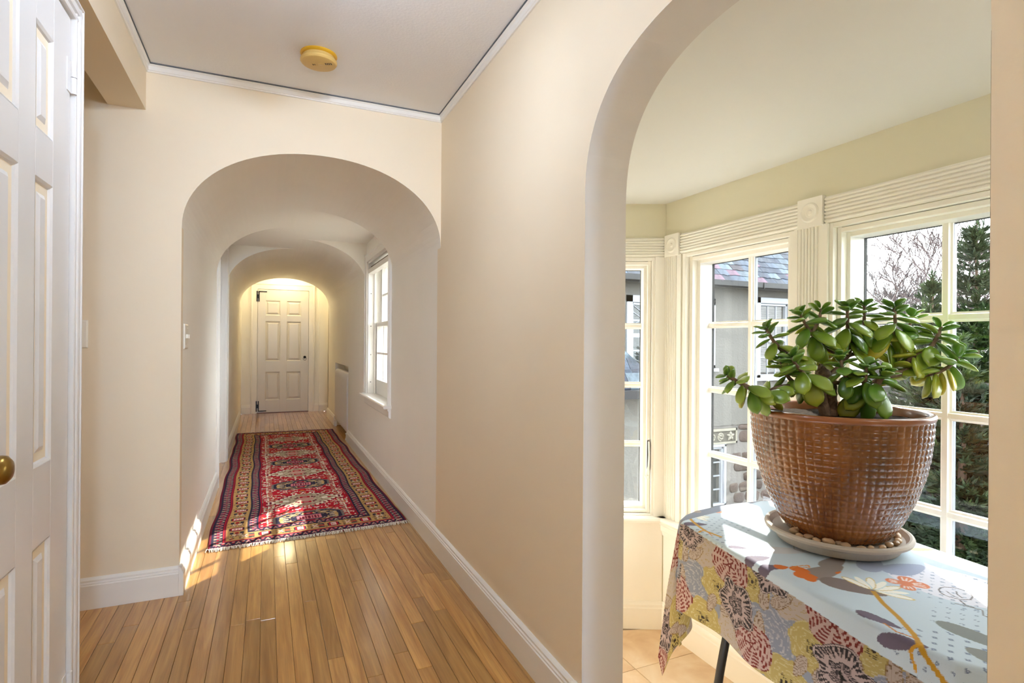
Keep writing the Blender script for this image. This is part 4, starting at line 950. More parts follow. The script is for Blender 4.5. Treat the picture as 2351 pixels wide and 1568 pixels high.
def cloth():
    k = 0.0026
    p0, p1, q0, q1 = -0.46, 1.40, -0.335, 0.735
    nx, ny = int((p1 - p0) / k) + 1, int((q1 - q0) / k) + 1
    Pp, Qq = np.meshgrid(np.linspace(p0, p1, nx), np.linspace(q0, q1, ny)); flat = np.stack([Pp.ravel(), Qq.ravel()], 1)
    B = dense(OUT); 
    # inside test (convex-ish polygon) and nearest outline point
    inside = np.zeros(len(flat), bool); xj, yj = OUT[-1]
    for xi, yi in OUT:
        c = ((yi > flat[:, 1]) != (yj > flat[:, 1])); 
        with np.errstate(divide='ignore', invalid='ignore'): c &= flat[:, 0] < (xj - xi) * (flat[:, 1] - yi) / (yj - yi + 1e-12) + xi
        inside ^= c; xj, yj = xi, yi
    d = np.empty(len(flat)); nb = np.empty(len(flat), int)
    for s in range(0, len(flat), 20000):
        D = ((flat[s:s + 20000, None, :] - B[None]) ** 2).sum(2); nb[s:s + 20000] = D.argmin(1); d[s:s + 20000] = np.sqrt(D.min(1))
    d[inside] = 0
    bpt = B[nb]; nrm = np.where(d[:, None] > 1e-6, (flat - bpt) / np.maximum(d, 1e-6)[:, None], 0)
    r = 0.014                                              # rounding over the table edge
    ang = np.minimum(d / r, math.pi / 2); outw = r * np.sin(ang); down = r * (1 - np.cos(ang)) + np.maximum(0, d - r * math.pi / 2)
    # flare: little along the straight front, more at the left corner flap
    cx = bpt[:, 0]; theta = np.arctan2(nrm[:, 1], nrm[:, 0])
    corner = np.exp(-((bpt[:, 0] + 0.045) / 0.06) ** 2) * np.exp(-((bpt[:, 1] - 0.02) / 0.07) ** 2)
    leftside = np.clip((-bpt[:, 0] - 0.02) / 0.10, 0, 1)
    hang = np.maximum(0, d - 0.01)
    flare = 0.045 + 0.14 * leftside * (1 - corner)
    arc = nb * 0.008
    fold = 0.010 * np.sin(arc * 17 + 0.6) * np.clip(hang / 0.25, 0, 1) + 0.012 * np.sin(arc * 7.3) * np.clip(hang / 0.3, 0, 1)
    # corner flap: tucked in beside the front panel, blown out on the left
    fold += corner * hang * (-0.22 * np.exp(-((theta + 2.0) / 0.17) ** 2) + 0.26 * np.exp(-((theta + 2.80) / 0.32) ** 2))
    back = bpt[:, 1] > 0.6; flare = np.where(back, 0.0, flare); fold = np.where(back, 0.0, fold)
    off = outw + hang * flare + fold * (d > 0.012)
    pos = bpt + nrm * off[:, None]; pos = np.where(inside[:, None], flat, pos)
    zz = ZT - down * (1 - 0.12 * flare) * (1 + 0.26 * corner * np.exp(-((theta + 2.36) / 0.38) ** 2)) + np.where(inside, 0.0018 * np.sin(flat[:, 0] * 11 + 1) * np.sin(flat[:, 1] * 9), 0) + 0.002
    XY = TA + pos[:, :1] * E1 + pos[:, 1:2] * E2
    V = np.concatenate([XY, zz[:, None]], 1)
    # ---------------- print
    S = lambda c: np.array(lin(c)) * (0.60 if fl_[0] else 1.0); fl_ = [False]; shp = Pp.shape  # floral band darkened: shade on the hanging front put into the colour
    img = np.empty(shp + (3,)); img[:] = S((184, 200, 214))
    rng = np.random.default_rng(4)
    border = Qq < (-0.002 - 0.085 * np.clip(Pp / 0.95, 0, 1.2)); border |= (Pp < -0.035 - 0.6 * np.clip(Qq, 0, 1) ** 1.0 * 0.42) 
    def win(cp, cq, R):
        i0, i1 = np.searchsorted(Pp[0], cp - R * (1.25 if fl_[0] else 1)), np.searchsorted(Pp[0], cp + R * (1.25 if fl_[0] else 1)); j0, j1 = np.searchsorted(Qq[:, 0], cq - R), np.searchsorted(Qq[:, 0], cq + R)
        sl = (slice(j0, j1), slice(i0, i1)); return sl, (Pp[sl] - cp) * (0.80 if fl_[0] else 1), Qq[sl] - cq
    def put(sl, mask, col, only=None):
        if only is not None: mask = mask & only[sl]
        sub = img[sl]; sub[mask] = col; img[sl] = sub
    fr = lambda a: a - np.floor(a)
    # ---- top print, left to right
    top = ~border
    def dots(cp, cq, rx, ry, pitch=0.030, col=(128, 146, 172)):
        sl, x, y = win(cp, cq, max(rx, ry)); u, v = x / pitch, y / (pitch * 0.8); row = np.floor(v); uu = fr(u + 0.5 * (row % 2)) - 0.5; vv = fr(v) - 0.5
        rr = np.hypot(uu * pitch, vv * pitch * 0.8); th = np.arctan2(vv, uu)
        put(sl, ((x / rx) ** 2 + (y / ry) ** 2 < 1) & (rr < 0.0062 * (0.7 + 0.3 * np.cos(8 * th))) & (rr > 0.0016), S(col), top)
    def blob(cp, cq, a, L, Wd, col, tip=1.0, only=top):
        sl, x, y = win(cp, cq, L * 1.1); ca_, sb = math.cos(a), math.sin(a); u = (x * ca_ + y * sb) / L; v = (-x * sb + y * ca_)
        wv = Wd * np.sqrt(np.clip(1 - u ** 2, 0, 1)) * (1 - 0.35 * tip * u); put(sl, (np.abs(u) < 1) & (np.abs(v) < wv), S(col), only)
    def stroke(pts, wd, col, only=top):
        for (a, b), (c, e) in zip(pts[:-1], pts[1:]):
            L = math.hypot(c - a, e - b); sl, x, y = win((a + c) / 2, (b + e) / 2, L / 2 + wd * 2); ux, uy = (c - a) / L, (e - b) / L
            put(sl, (np.abs(x * ux + y * uy) < L / 2 + wd * 0.3) & (np.abs(-x * uy + y * ux) < wd), S(col), only)
    blob(0.70, 0.42, 0.3, 0.17, 0.13, (214, 216, 228), 0); dots(0.72, 0.40, 0.17, 0.14); dots(0.06, 0.12, 0.12, 0.10); dots(0.88, 0.24, 0.10, 0.12, 0.034, (104, 116, 146)); dots(0.96, 0.02, 0.14, 0.12, 0.036, (104, 116, 146))
    dots(0.15, 0.015, 0.10, 0.05, 0.028, (116, 128, 152))
    brown, slate_, purple = (132, 124, 122), (150, 160, 186), (98, 88, 106)
    for cp, cq, a, L, Wd, col in ((0.46, 0.23, 1.9, 0.075, 0.028, brown), (0.51, 0.13, 1.75, 0.10, 0.036, brown), (0.62, 0.12, 0.55, 0.085, 0.040, (118, 106, 104)), (0.50, 0.34, 2.2, 0.09, 0.035, slate_), (0.57, 0.40, 1.6, 0.085, 0.04, slate_), (0.44, 0.46, 2.0, 0.08, 0.03, (170, 182, 204)),
                                  (0.33, 0.16, 1.2, 0.10, 0.03, (188, 190, 198)), (0.28, 0.30, 0.8, 0.08, 0.025, (200, 204, 212)), (0.01, 0.035, 1.1, 0.045, 0.02, purple), (0.36, 0.012, 1.5, 0.05, 0.022, purple), (0.26, 0.02, 1.0, 0.03, 0.014, purple), (0.43, 0.0, 1.2, 0.05, 0.02, purple), (0.78, 0.015, 0.2, 0.055, 0.017, purple), (0.86, -0.02, 0.4, 0.06, 0.018, purple),
                                  (0.93, 0.17, 0.2, 0.10, 0.030, (120, 126, 126)), (1.0, 0.24, 0.5, 0.09, 0.022, (126, 130, 130)), (1.05, 0.10, 0.1, 0.11, 0.03, (124, 128, 128)), (1.12, 0.30, 1.0, 0.10, 0.03, (140, 146, 150))):
        blob(cp, cq, a, L, Wd, col)
    for cp, cq, a, L, Wd in ((0.44, 0.035, 1.2, 0.022, 0.018), (0.475, 0.075, 0.4, 0.030, 0.022), (0.515, 0.055, 0.7, 0.034, 0.026), (0.54, 0.05, 1.9, 0.02, 0.016), (0.53, 0.17, 1.8, 0.016, 0.005)): blob(cp, cq, a, L, Wd, (200, 104, 34))
    for cp, cq, a, L, Wd in ((0.40, 0.60, 1.0, 0.03, 0.013), (0.47, 0.62, 1.3, 0.045, 0.014), (0.36, 0.55, 0.6, 0.022, 0.01)): blob(cp, cq, a, L, Wd, (214, 166, 84))
    stroke([(0.46, 0.05), (0.45, 0.09), (0.455, 0.13), (0.47, 0.12), (0.465, 0.10)], 0.0025, (206, 128, 46))
    stroke([(0.38, 0.57), (0.41, 0.55), (0.44, 0.57), (0.43, 0.60)], 0.002, (214, 166, 84))
    tw_ = (178, 134, 34)
    stroke([(0.66, 0.15), (0.72, 0.11), (0.79, 0.075), (0.86, 0.03), (0.93, -0.03), (0.99, -0.075)], 0.007, tw_); stroke([(0.90, 0.0), (0.885, -0.03), (0.90, -0.07)], 0.004, (190, 140, 40)); stroke([(0.88, 0.015), (0.84, 0.0), (0.80, 0.01)], 0.0025, (186, 116, 34))
    stroke([(-0.06, 0.06), (-0.02, 0.045), (0.04, 0.03), (0.09, 0.022), (0.16, 0.035)], 0.006, tw_); stroke([(0.08, 0.022), (0.085, -0.005)], 0.005, (190, 140, 40)); stroke([(0.10, 0.022), (0.14, 0.012)], 0.0025, (186, 116, 34))
    def lotus(cp, cq, a0, s, n=7):
        for i in range(n):
            a = a0 + (i - n / 2 + 0.5) * 0.42; blob(cp + math.cos(a) * s * 0.7, cq + math.sin(a) * s * 0.7, a, s * 0.62, s * 0.17, (178, 206, 214) if i % 2 else (196, 176, 112), -0.3); blob(cp + math.cos(a) * s * 0.7, cq + math.sin(a) * s * 0.7, a, s * 0.55, s * 0.13, (232, 232, 226), -0.3)
    lotus(0.655, 0.155, 1.9, 0.075); lotus(-0.07, 0.085, 1.6, 0.05)
    def butterfly(cp, cq, a0, s):
        for i, (da, l, wd) in enumerate(((0.55, 1.0, 0.36), (-0.55, 1.0, 0.36), (2.3, 0.8, 0.3), (-2.3, 0.8, 0.3))):
            a = a0 + da; blob(cp + math.cos(a) * s * 0.5 * l, cq + math.sin(a) * s * 0.5 * l, a, s * 0.5 * l, s * wd, (206, 122, 84), -0.9)
            for dd in (-0.28, 0.0, 0.28): b = a + dd; stroke([(cp + math.cos(b) * s * 0.35, cq + math.sin(b) * s * 0.35), (cp + math.cos(b) * s * 0.8 * l, cq + math.sin(b) * s * 0.8 * l)], s * 0.035, (226, 218, 214))
    butterfly(0.65, 0.292, 1.57, 0.062); butterfly(-0.12, 0.20, 1.5, 0.055)
    def bird(cp, cq, s, flip, col):
        body = [(-0.5, 0.1), (-0.42, 0.32), (-0.2, 0.42), (0.05, 0.36), (0.3, 0.2), (0.48, -0.05), (0.42, -0.3), (0.2, -0.42), (-0.05, -0.40), (-0.3, -0.25), (-0.46, -0.05), (-0.5, 0.1)]
        pts = [(cp + flip * x * s * 0.8 + y * s * 0.2, cq + y * s) for x, y in body]; stroke(pts, 0.0017, col)
        stroke([(cp + flip * x * s, cq + y * s) for x, y in ((-0.1, 0.15), (0.05, -0.05), (0.25, -0.15))], 0.0015, col); stroke([(cp + flip * x * s, cq + y * s) for x, y in ((0.3, -0.35), (0.55, -0.5), (0.7, -0.42))], 0.002, col)
        stroke([(cp + flip * x * s, cq + y * s) for x, y in ((-0.2, -0.1), (0.0, -0.22), (0.2, -0.25))], 0.0013, col)
    bird(0.74, 0.37, 0.105, 1, (62, 48, 46)); bird(0.13, 0.33, 0.10, -1, (150, 124, 112))
    stroke([(0.78, 0.30), (0.83, 0.33), (0.85, 0.30), (0.90, 0.31), (0.93, 0.27)], 0.0016, (92, 76, 72)); stroke([(0.18, 0.28), (0.24, 0.26), (0.29, 0.24), (0.33, 0.20), (0.36, 0.21)], 0.0012, (122, 104, 100)); stroke([(0.20, 0.40), (0.27, 0.38), (0.33, 0.34)], 0.0012, (150, 136, 132))
    stroke([(0.25, 0.035), (0.29, 0.07), (0.34, 0.05), (0.30, 0.02), (0.35, 0.005), (0.39, 0.03)], 0.0012, (98, 84, 86))
    # ---- floral band
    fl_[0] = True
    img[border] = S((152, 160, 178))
    def petals(x, y, seed, n=5, amp=0.10): th = np.arctan2(y, x); return th, np.hypot(x, y) / (1 + amp * np.cos(n * th + seed) + amp * 0.5 * np.cos((n + 2) * th + seed * 2.1))
    def leaf_fan(cp, cq, a, L):
        sl, x, y = win(cp, cq, L * 1.1); ca_, sb = math.cos(a), math.sin(a); u = (x * ca_ + y * sb) / L; v = (-x * sb + y * ca_) / L
        wv = 0.42 * np.sqrt(np.clip(1 - u ** 2, 0, 1)) * (1 + 0.35 * u); m_ = (np.abs(u) < 1) & (np.abs(v) < wv)
        put(sl, m_, S((196, 180, 170)), border); put(sl, m_ & (fr((v / (u * 0.45 + 0.75)) * 11) < 0.22), S((128, 100, 74)), border); put(sl, m_ & (np.abs(v) > wv - 0.045), S((150, 118, 62)), border)
    def pale(cp, cq, R, s):
        sl, x, y = win(cp, cq, R * 1.3); th, r = petals(x, y, s); r = r / R; put(sl, r < 1, S((196, 182, 174)), border)
        wv = fr(r * 4.2 + 0.22 * np.sin(5 * th + np.floor(r * 4.2) * 1.7 + s)); put(sl, (r < 1) & (wv < 0.10), S((184, 160, 112)), border)
    def grey(cp, cq, R, s):
        sl, x, y = win(cp, cq, R * 1.3); th, r = petals(x, y, s, 6, 0.06); r = r / R; put(sl, r < 1, S((150, 156, 174)), border)
        ring = np.floor(r * 7); wv = fr(r * 7 + 0.3 * np.sin(4 * th + ring * 2)); put(sl, (r < 1) & (wv < 0.40) & (np.sin(th * (3 + ring) + ring * 2.2 + s) > -0.25), S((192, 190, 200)), border)
    def yellow(cp, cq, R, s):
        sl, x, y = win(cp, cq, R * 1.3); th, r = petals(x, y, s, 7, 0.06); r = r / R; put(sl, r < 1, S((196, 176, 108)), border)
        ring = np.floor(r * 6); wv = fr(r * 6 + 0.35 * np.sin(5 * th + ring * 2.4 + s)); put(sl, (r < 1) & (r > 0.3) & (wv < 0.22) & (np.sin(th * 6 + ring * 3) > -0.6), S((220, 206, 160)), border)
        u, v = x / R, y / R; dot = np.hypot(fr(u * 13) - .5, fr(v * 13) - .5) < 0.36; hh = fr(np.sin(np.floor(u * 13) * 12.9 + np.floor(v * 13) * 78.2) * 4375.5)
        put(sl, (r < 0.33) & (r > 0.13) & dot & (hh > 0.35), S((48, 34, 26)), border); put(sl, r < 0.085, S((48, 34, 26)), border)
    def redrose(cp, cq, R, s):
        sl, x, y = win(cp, cq, R * 1.3); th, r = petals(x, y, s, 5, 0.05); r = r / R; put(sl, r < 1, S((206, 176, 170)), border)
        ring = np.floor(r * 6.5 + 0.16 * np.sin(5 * th + s)); wv = fr(r * 6.5 + 0.16 * np.sin(5 * th + s)); put(sl, (r < 1) & (r > 0.26) & (wv < 0.55) & (np.sin(th * (4 + ring * 1.2) + ring * 2.3 + s) > -0.55), S((128, 34, 26)), border)
        rs = np.hypot(x, y) / R; put(sl, rs < 0.12 + 0.20 * np.clip(np.cos(5 * th + s), 0, 1) ** 1.5, S((122, 28, 24)), border); put(sl, rs < 0.03, S((230, 200, 190)), border)
    def anemone(cp, cq, R, s):
        sl, x, y = win(cp, cq, R * 1.4); th, r = petals(x, y, s, 5, 0.11); r = r / R; put(sl, r < 1.08, S((60, 50, 56)), border); put(sl, r < 1.05, S((206, 186, 184)), border); put(sl, r < 1.0, S((44, 36, 42)), border); put(sl, r < 0.96, S((198, 176, 174)), border)
        sp = np.sin(th * 34 + 2 * np.sin(th * 5)); put(sl, (r < 0.97) & (r > 0.58 + 0.20 * (0.5 + 0.5 * np.sin(th * 17))) & (sp > -0.35), S((44, 36, 42)), border)
        th2, r2 = petals(x, y, s + 0.6, 5, 0.16); r2 = r2 / (R * 0.47); put(sl, r2 < 1.0, S((36, 30, 36)), border); put(sl, r2 < 0.9, S((186, 164, 164)), border); put(sl, (r2 < 0.9) & (r2 > 0.35) & (np.sin(th * 34) > -0.3), S((52, 44, 50)), border)
        put(sl, np.hypot(x - 0.02 * R, y + 0.06 * R) < 0.10 * R, S((20, 16, 18)), border); put(sl, np.hypot(x + 0.07 * R, y - 0.06 * R) < 0.08 * R, S((20, 16, 18)), border)
    F = []
    per = 0.42
    for n in range(-2, 3):
        dx = 0.42 * n
        F += [(grey, 0.04 + dx, -0.196, 0.082), (grey, 0.489 - 0.42 + 0.0 + dx + 0.40, -0.150, 0.074), (pale, 0.126 + dx, -0.056, 0.072), (pale, 0.262 + dx, -0.300, 0.066), (yellow, 0.192 + dx, -0.167, 0.066), (yellow, 0.377 + dx, -0.075, 0.064), (yellow, 0.111 + dx, -0.310, 0.070), (yellow, 0.40 - 0.42 + dx, -0.30, 0.05), (redrose, 0.263 + dx, -0.066, 0.076), (redrose, 0.393 + dx, -0.268, 0.070), (anemone, 0.299 + dx, -0.183, 0.070), (anemone, 0.030 + dx, -0.020, 0.058), (anemone, 0.10 + dx, -0.405, 0.062)]
    late = [q for q in F if q[0] in (redrose, anemone)]
    for fn, cp, cq, R in F:
        if fn not in (redrose, anemone): fn(cp, cq, R, cp * 7.0)
    for n in range(-2, 3):
        dx = 0.42 * n
        for cp, cq, a, L in ((0.08, -0.085, -2.4, 0.042), (0.305, -0.115, -0.6, 0.046), (0.245, -0.215, -2.2, 0.05), (0.355, -0.20, -1.2, 0.05), (0.33, -0.03, 0.5, 0.036), (0.215, -0.118, 2.6, 0.034), (0.155, -0.24, 1.2, 0.04), (0.31, -0.262, -1.0, 0.05), (0.01, -0.10, -1.5, 0.04), (0.42, -0.19, -1.5, 0.04)): leaf_fan(cp + dx, cq, a, L)
    for fn, cp, cq, R in late: fn(cp, cq, R, cp * 7.0)
    # flowers round the left end (band turns the corner)
    for fn, cp, cq, R in ((redrose, -0.17, 0.015, 0.060), (anemone, -0.265, -0.01, 0.066), (yellow, -0.33, 0.10, 0.066), (yellow, -0.36, -0.04, 0.062), (pale, -0.20, 0.12, 0.07), (anemone, -0.33, -0.22, 0.075), (yellow, -0.22, -0.245, 0.068), (pale, -0.24, -0.13, 0.06), (grey, -0.12, -0.16, 0.06), (redrose, -0.10, -0.27, 0.06), (redrose, -0.25, 0.25, 0.06), (grey, -0.34, 0.22, 0.07), (anemone, -0.38, 0.36, 0.07), (yellow, -0.27, 0.38, 0.07), (pale, -0.36, 0.52, 0.07), (redrose, -0.28, 0.55, 0.06)): fn(cp, cq, R, cp * 9)
    for cp, cq, a, L in ((-0.21, -0.045, 1.0, 0.05), (-0.30, 0.045, 2.0, 0.045), (-0.27, -0.285, -0.6, 0.05), (-0.29, -0.155, 2.4, 0.05), (-0.08, -0.06, 1.5, 0.035)): leaf_fan(cp, cq, a, L)
    col = img.reshape(-1, 3)
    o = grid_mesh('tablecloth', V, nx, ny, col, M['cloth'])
    md = o.modifiers.new('thickness', 'SOLIDIFY'); md.thickness = 0.0008; md.offset = 1
    tag(o, 'pale blue bird-print tablecloth with a floral rose border on the window table', 'tablecloth')
cloth()

# ================================================================== POT, SAUCER, PEBBLES, JADE PLANT
PC = (1.865, 1.3325)
def saucer():
    m = MB(); m.lathe([(0, 0.002), (0.180, 0.002), (0.192, 0.006), (0.206, 0.030), (0.214, 0.033), (0.222, 0.036), (0.230, 0.041), (0.2325, 0.049), (0.230, 0.055), (0.223, 0.058), (0.216, 0.056), (0.211, 0.049), (0.205, 0.041), (0.198, 0.039), (0, 0.039)], (PC[0], PC[1], ZT + 0.0042), 72)
    tag(m.build('plant_saucer', M['saucer'], smooth=True, angle=35), 'round grey concrete saucer under the brown pot', 'saucer')
saucer()
def pebbles():
    rr = random.Random(12); where = 'between the pot and the saucer rim'
    spots = [(-2.93, 0.172, 1.1, 0), (-2.72, 0.185, 0.8, 0.0), (-2.60, 0.170, 1.0, 0), (-2.40, 0.186, 0.95, 0), (-2.22, 0.180, 1.25, 0), (-1.95, 0.181, 1.05, 0), (-1.70, 0.186, 0.75, 0), (-1.52, 0.180, 0.7, 0), (-1.30, 0.183, 0.75, 0), (-1.10, 0.180, 1.0, 0), (-0.88, 0.184, 0.8, 0), (-0.70, 0.184, 0.85, 0), (-0.50, 0.182, 1.0, 0), (-0.36, 0.186, 0.9, 0), (-0.20, 0.176, 1.0, 0), (-2.86, 0.168, 0.9, 0.016), (-2.05, 0.168, 0.8, 0.0), (-0.28, 0.165, 0.9, 0.014), (0.05, 0.180, 0.9, 0), (0.35, 0.182, 0.9, 0)]
    # angle measured in the viewer's frame: -pi/2 faces the camera
    R = np.array([math.cos(YAW), -math.sin(YAW)]); F = np.array([math.sin(YAW), math.cos(YAW)])
    for i, (a, r, s, dz) in enumerate(spots):
        p = np.array(PC) + (R * math.cos(a) + F * math.sin(a)) * r; m = MB(); b = 0.0135 * s
        ex, ey, ez = b * (1.15 + 0.35 * rr.random()), b * (0.85 + 0.2 * rr.random()), b * (0.62 + 0.15 * rr.random())
        m.ball((0, 0, 0), 1.0, 10, sc3=(ex, ey, ez))
        m.v = [(x * (1 + 0.12 * math.sin(5 * y / b + i)), y, z * (1 + 0.1 * math.cos(4 * x / b + i))) for x, y, z in m.v]
        o = m.build('pebble', M['pebble'], smooth=True, angle=180); o.location = (p[0], p[1], ZT + 0.0438 + ez + dz); o.rotation_euler = (rr.uniform(-.2, .2), rr.uniform(-.2, .2), a + math.pi / 2 + rr.uniform(-.5, .5) - YAW)
        tag(o, 'smooth tan pebble lying in the saucer around the brown pot', 'pebble', 'pebbles in the plant saucer')
pebbles()

def jade():
    z0 = ZT + 0.0235
    root = empty('potted_jade_plant', (PC[0], PC[1], z0)); tag(root, 'jade plant with thick green leaves in a glossy brown dimpled pot', 'potted plant')
    # pot wall with an embossed grid of small squares
    prof = [(0.020, 0.146), (0.026, 0.155), (0.034, 0.164), (0.062, 0.186), (0.123, 0.216), (0.177, 0.238), (0.245, 0.258), (0.312, 0.2705), (0.379, 0.279), (0.438, 0.283)]
    hz = np.array([p[0] for p in prof]); hr = np.array([p[1] for p in prof])
    cols, rows, sub = 66, 20, 6; nu, nv = cols * sub, rows * sub
    vs = []; H = 0.438
    for j in range(nv + 1):
        t = j / nv; z = 0.0202 + (H - 0.0202) * t; r = float(np.interp(z, hz, hr)); fz = (t * rows) % 1.0; row = int(t * rows)
        for i in range(nu):
            fa = (i / sub) % 1.0; col = i // sub; h = math.sin(col * 12.9898 + row * 78.233) * 43758.5; h -= math.floor(h)
            inset = min(fa, 1 - fa) * 2 if sub else 0; iz = min(fz, 1 - fz) * 2
            bump = min(1.0, min(inset, iz) * 2.1); a = 2 * math.pi * (i + 0.25 * math.sin(row * 1.7)) / nu
            rr = r + 0.0044 * bump * (0.6 + 0.4 * h) - 0.0015 * (1.0 if 0.03 < t < 0.985 else 0.0) + 0.0008 * math.sin(a * 9 + t * 8)
            vs.append((PC[0] + math.cos(a) * rr, PC[1] + math.sin(a) * rr, z0 + z))
    fs = [(j * nu + i, j * nu + (i + 1) % nu, (j + 1) * nu + (i + 1) % nu, (j + 1) * nu + i) for j in range(nv) for i in range(nu)]
    m = MB(); m.add(vs, fs); m.lathe([(0, 0.0202), (0.145, 0.0202)], (PC[0], PC[1], z0), 66); pot = m.build('pot', M['pot'], root, smooth=True, angle=180)
    m = MB(); m.lathe([(0.282, 0.434), (0.2865, 0.440), (0.2885, 0.447), (0.2865, 0.454), (0.280, 0.457), (0.270, 0.457), (0.264, 0.453), (0.262, 0.445), (0.259, 0.40), (0.255, 0.36)], (PC[0], PC[1], z0), 96); m.build('pot_rim', M['pot_rim'], pot, smooth=True, angle=60)
    m = MB(); rings = [(0.0, 0.432), (0.08, 0.434), (0.16, 0.430), (0.22, 0.428), (0.262, 0.424)]; m.lathe(rings, (PC[0], PC[1], z0), 48)
    m.v = [(x, y, z + 0.004 * math.sin(x * 47) * math.cos(y * 53)) for x, y, z in m.v]; m.build('soil', M['soil'], pot, smooth=True)
    S = {
    'T1': [(1.845, 1.342, 0.900), (1.841, 1.343, 0.975), (1.841, 1.343, 1.029), (1.85, 1.361, 1.062), (1.834, 1.379, 1.088)],
    'T2': [(1.826, 1.339, 0.900), (1.798, 1.34, 0.984), (1.78, 1.338, 1.018), (1.695, 1.353, 1.029), (1.629, 1.372, 1.026), (1.564, 1.39, 1.01), (1.497, 1.409, 1.039), (1.446, 1.431, 1.068)],
    'T3': [(1.879, 1.326, 0.900), (1.887, 1.301, 0.974), (1.91, 1.279, 1.004), (1.891, 1.211, 1.044), (1.9, 1.186, 1.084)],
    'R1': [(1.91, 1.279, 1.004), (2.03, 1.262, 1.065), (2.105, 1.238, 1.085), (2.122, 1.238, 1.125), (2.165, 1.219, 1.150), (2.190, 1.196, 1.187), (2.215, 1.186, 1.245)],
    'R2': [(2.105, 1.238, 1.085), (2.143, 1.188, 1.076), (2.188, 1.147, 1.104), (2.230, 1.129, 1.154)],
    'C1': [(1.835, 1.346, 1.046), (1.855, 1.293, 1.047), (1.827, 1.284, 1.093), (1.818, 1.288, 1.14)],
    'L1': [(1.834, 1.379, 1.088), (1.784, 1.401, 1.115), (1.701, 1.405, 1.143), (1.658, 1.425, 1.19), (1.633, 1.436, 1.236)],
    'L2': [(1.853, 1.36, 1.058), (1.969, 1.374, 1.125), (1.886, 1.389, 1.167), (1.817, 1.398, 1.219), (1.779, 1.415, 1.291)],
    'M1': [(1.969, 1.374, 1.125), (1.985, 1.367, 1.157), (1.957, 1.357, 1.241), (1.946, 1.351, 1.317)],
    'M2': [(1.989, 1.376, 1.139), (2.047, 1.362, 1.164), (2.051, 1.358, 1.257), (2.050, 1.358, 1.329)],
    'M3': [(2.047, 1.362, 1.163), (2.08, 1.302, 1.183), (2.084, 1.268, 1.234), (2.072, 1.262, 1.316)],
    'M4': [(2.08, 1.302, 1.183), (2.165, 1.277, 1.222), (2.185, 1.268, 1.289)],
    'L3': [(1.78, 1.338, 1.018), (1.701, 1.318, 1.061), (1.651, 1.318, 1.1), (1.63, 1.328, 1.132)],
    'B1': [(1.834, 1.379, 1.088), (1.938, 1.442, 1.113), (1.987, 1.443, 1.145)],
    'B2': [(2.03, 1.262, 1.065), (2.11, 1.290, 1.103), (2.14, 1.296, 1.130)],
    'F1': [(1.91, 1.279, 1.004), (1.859, 1.226, 1.057), (1.843, 1.211, 1.108)],
    'L4': [(1.695, 1.353, 1.029), (1.67, 1.386, 1.077), (1.663, 1.401, 1.123)],
    'L5': [(1.817, 1.398, 1.219), (1.86, 1.4, 1.268), (1.885, 1.411, 1.311)]}
    rad = {'T1': (0.029, 0.020), 'T2': (0.021, 0.006), 'T3': (0.023, 0.008), 'R1': (0.016, 0.006), 'R2': (0.010, 0.005), 'L1': (0.012, 0.005), 'L2': (0.012, 0.005), 'M1': (0.009, 0.005), 'M2': (0.009, 0.005), 'M3': (0.009, 0.005)}
    # leafy: length of stem carrying leaves, max leaf length, share of yellowing
    leafy = {'T2': (0.20, 0.052, 0.35), 'T3': (0.125, 0.068, 0.30), 'R1': (0.155, 0.064, 0.42), 'R2': (0.150, 0.062, 0.55), 'C1': (0.085, 0.052, 0.25), 'L1': (0.155, 0.050, 0.25), 'L2': (0.155, 0.060, 0.32), 'M1': (0.135, 0.062, 0.30), 'M2': (0.125, 0.054, 0.42), 'M3': (0.145, 0.068, 0.40), 'M4': (0.115, 0.055, 0.40), 'L3': (0.115, 0.062, 0.30), 'B1': (0.085, 0.050, 0.8), 'B2': (0.075, 0.050, 0.8), 'F1': (0.095, 0.058, 0.25), 'L4': (0.085, 0.052, 0.30), 'L5': (0.085, 0.050, 0.25)}
    def smooth_path(p, n=6):
        p = [Vector(q) for q in p]; out = []
        for i in range(len(p) - 1):
            a, b, c, d = p[max(i - 1, 0)], p[i], p[i + 1], p[min(i + 2, len(p) - 1)]
            for k in range(n):
                t = k / n; out.append(0.5 * ((2 * b) + (c - a) * t + (2 * a - 5 * b + 4 * c - d) * t * t + (3 * b - a - 3 * c + d) * t ** 3))
        out.append(p[-1]); return out
    # one leaf shape: fat obovate, length along +X
    lm = MB(); nr, ns = 9, 8; ring = []
    for i in range(nr):
        t = i / (nr - 1); w = 0.40 * (math.sin(math.pi * min(1, t ** 0.78)) ** 0.52) * (0.36 + 0.70 * t) if 0 < t < 1 else 0.012
        if t == 0: w = 0.035
        th = 0.085 * (math.sin(math.pi * t) ** 0.5 if 0 < t < 1 else 0.12) + 0.012
        for k in range(ns):
            a = 2 * math.pi * k / ns; ring.append((t, math.cos(a) * w, math.sin(a) * th - 0.10 * t * t + 0.06 * abs(math.cos(a) * w) / 0.3))
    fs = [(i * ns + k, i * ns + (k + 1) % ns, (i + 1) * ns + (k + 1) % ns, (i + 1) * ns + k) for i in range(nr - 1) for k in range(ns)] + [tuple(range(ns))[::-1], tuple(range((nr - 1) * ns, nr * ns))]
    lm.add(ring, [f[::-1] for f in fs]); first = lm.build('leaf', M['leaf'], root, smooth=True, angle=180); leaf_me = first.data; used = [False]; off = Matrix.Translation(-LOCS[root.name])
    rr = random.Random(21)
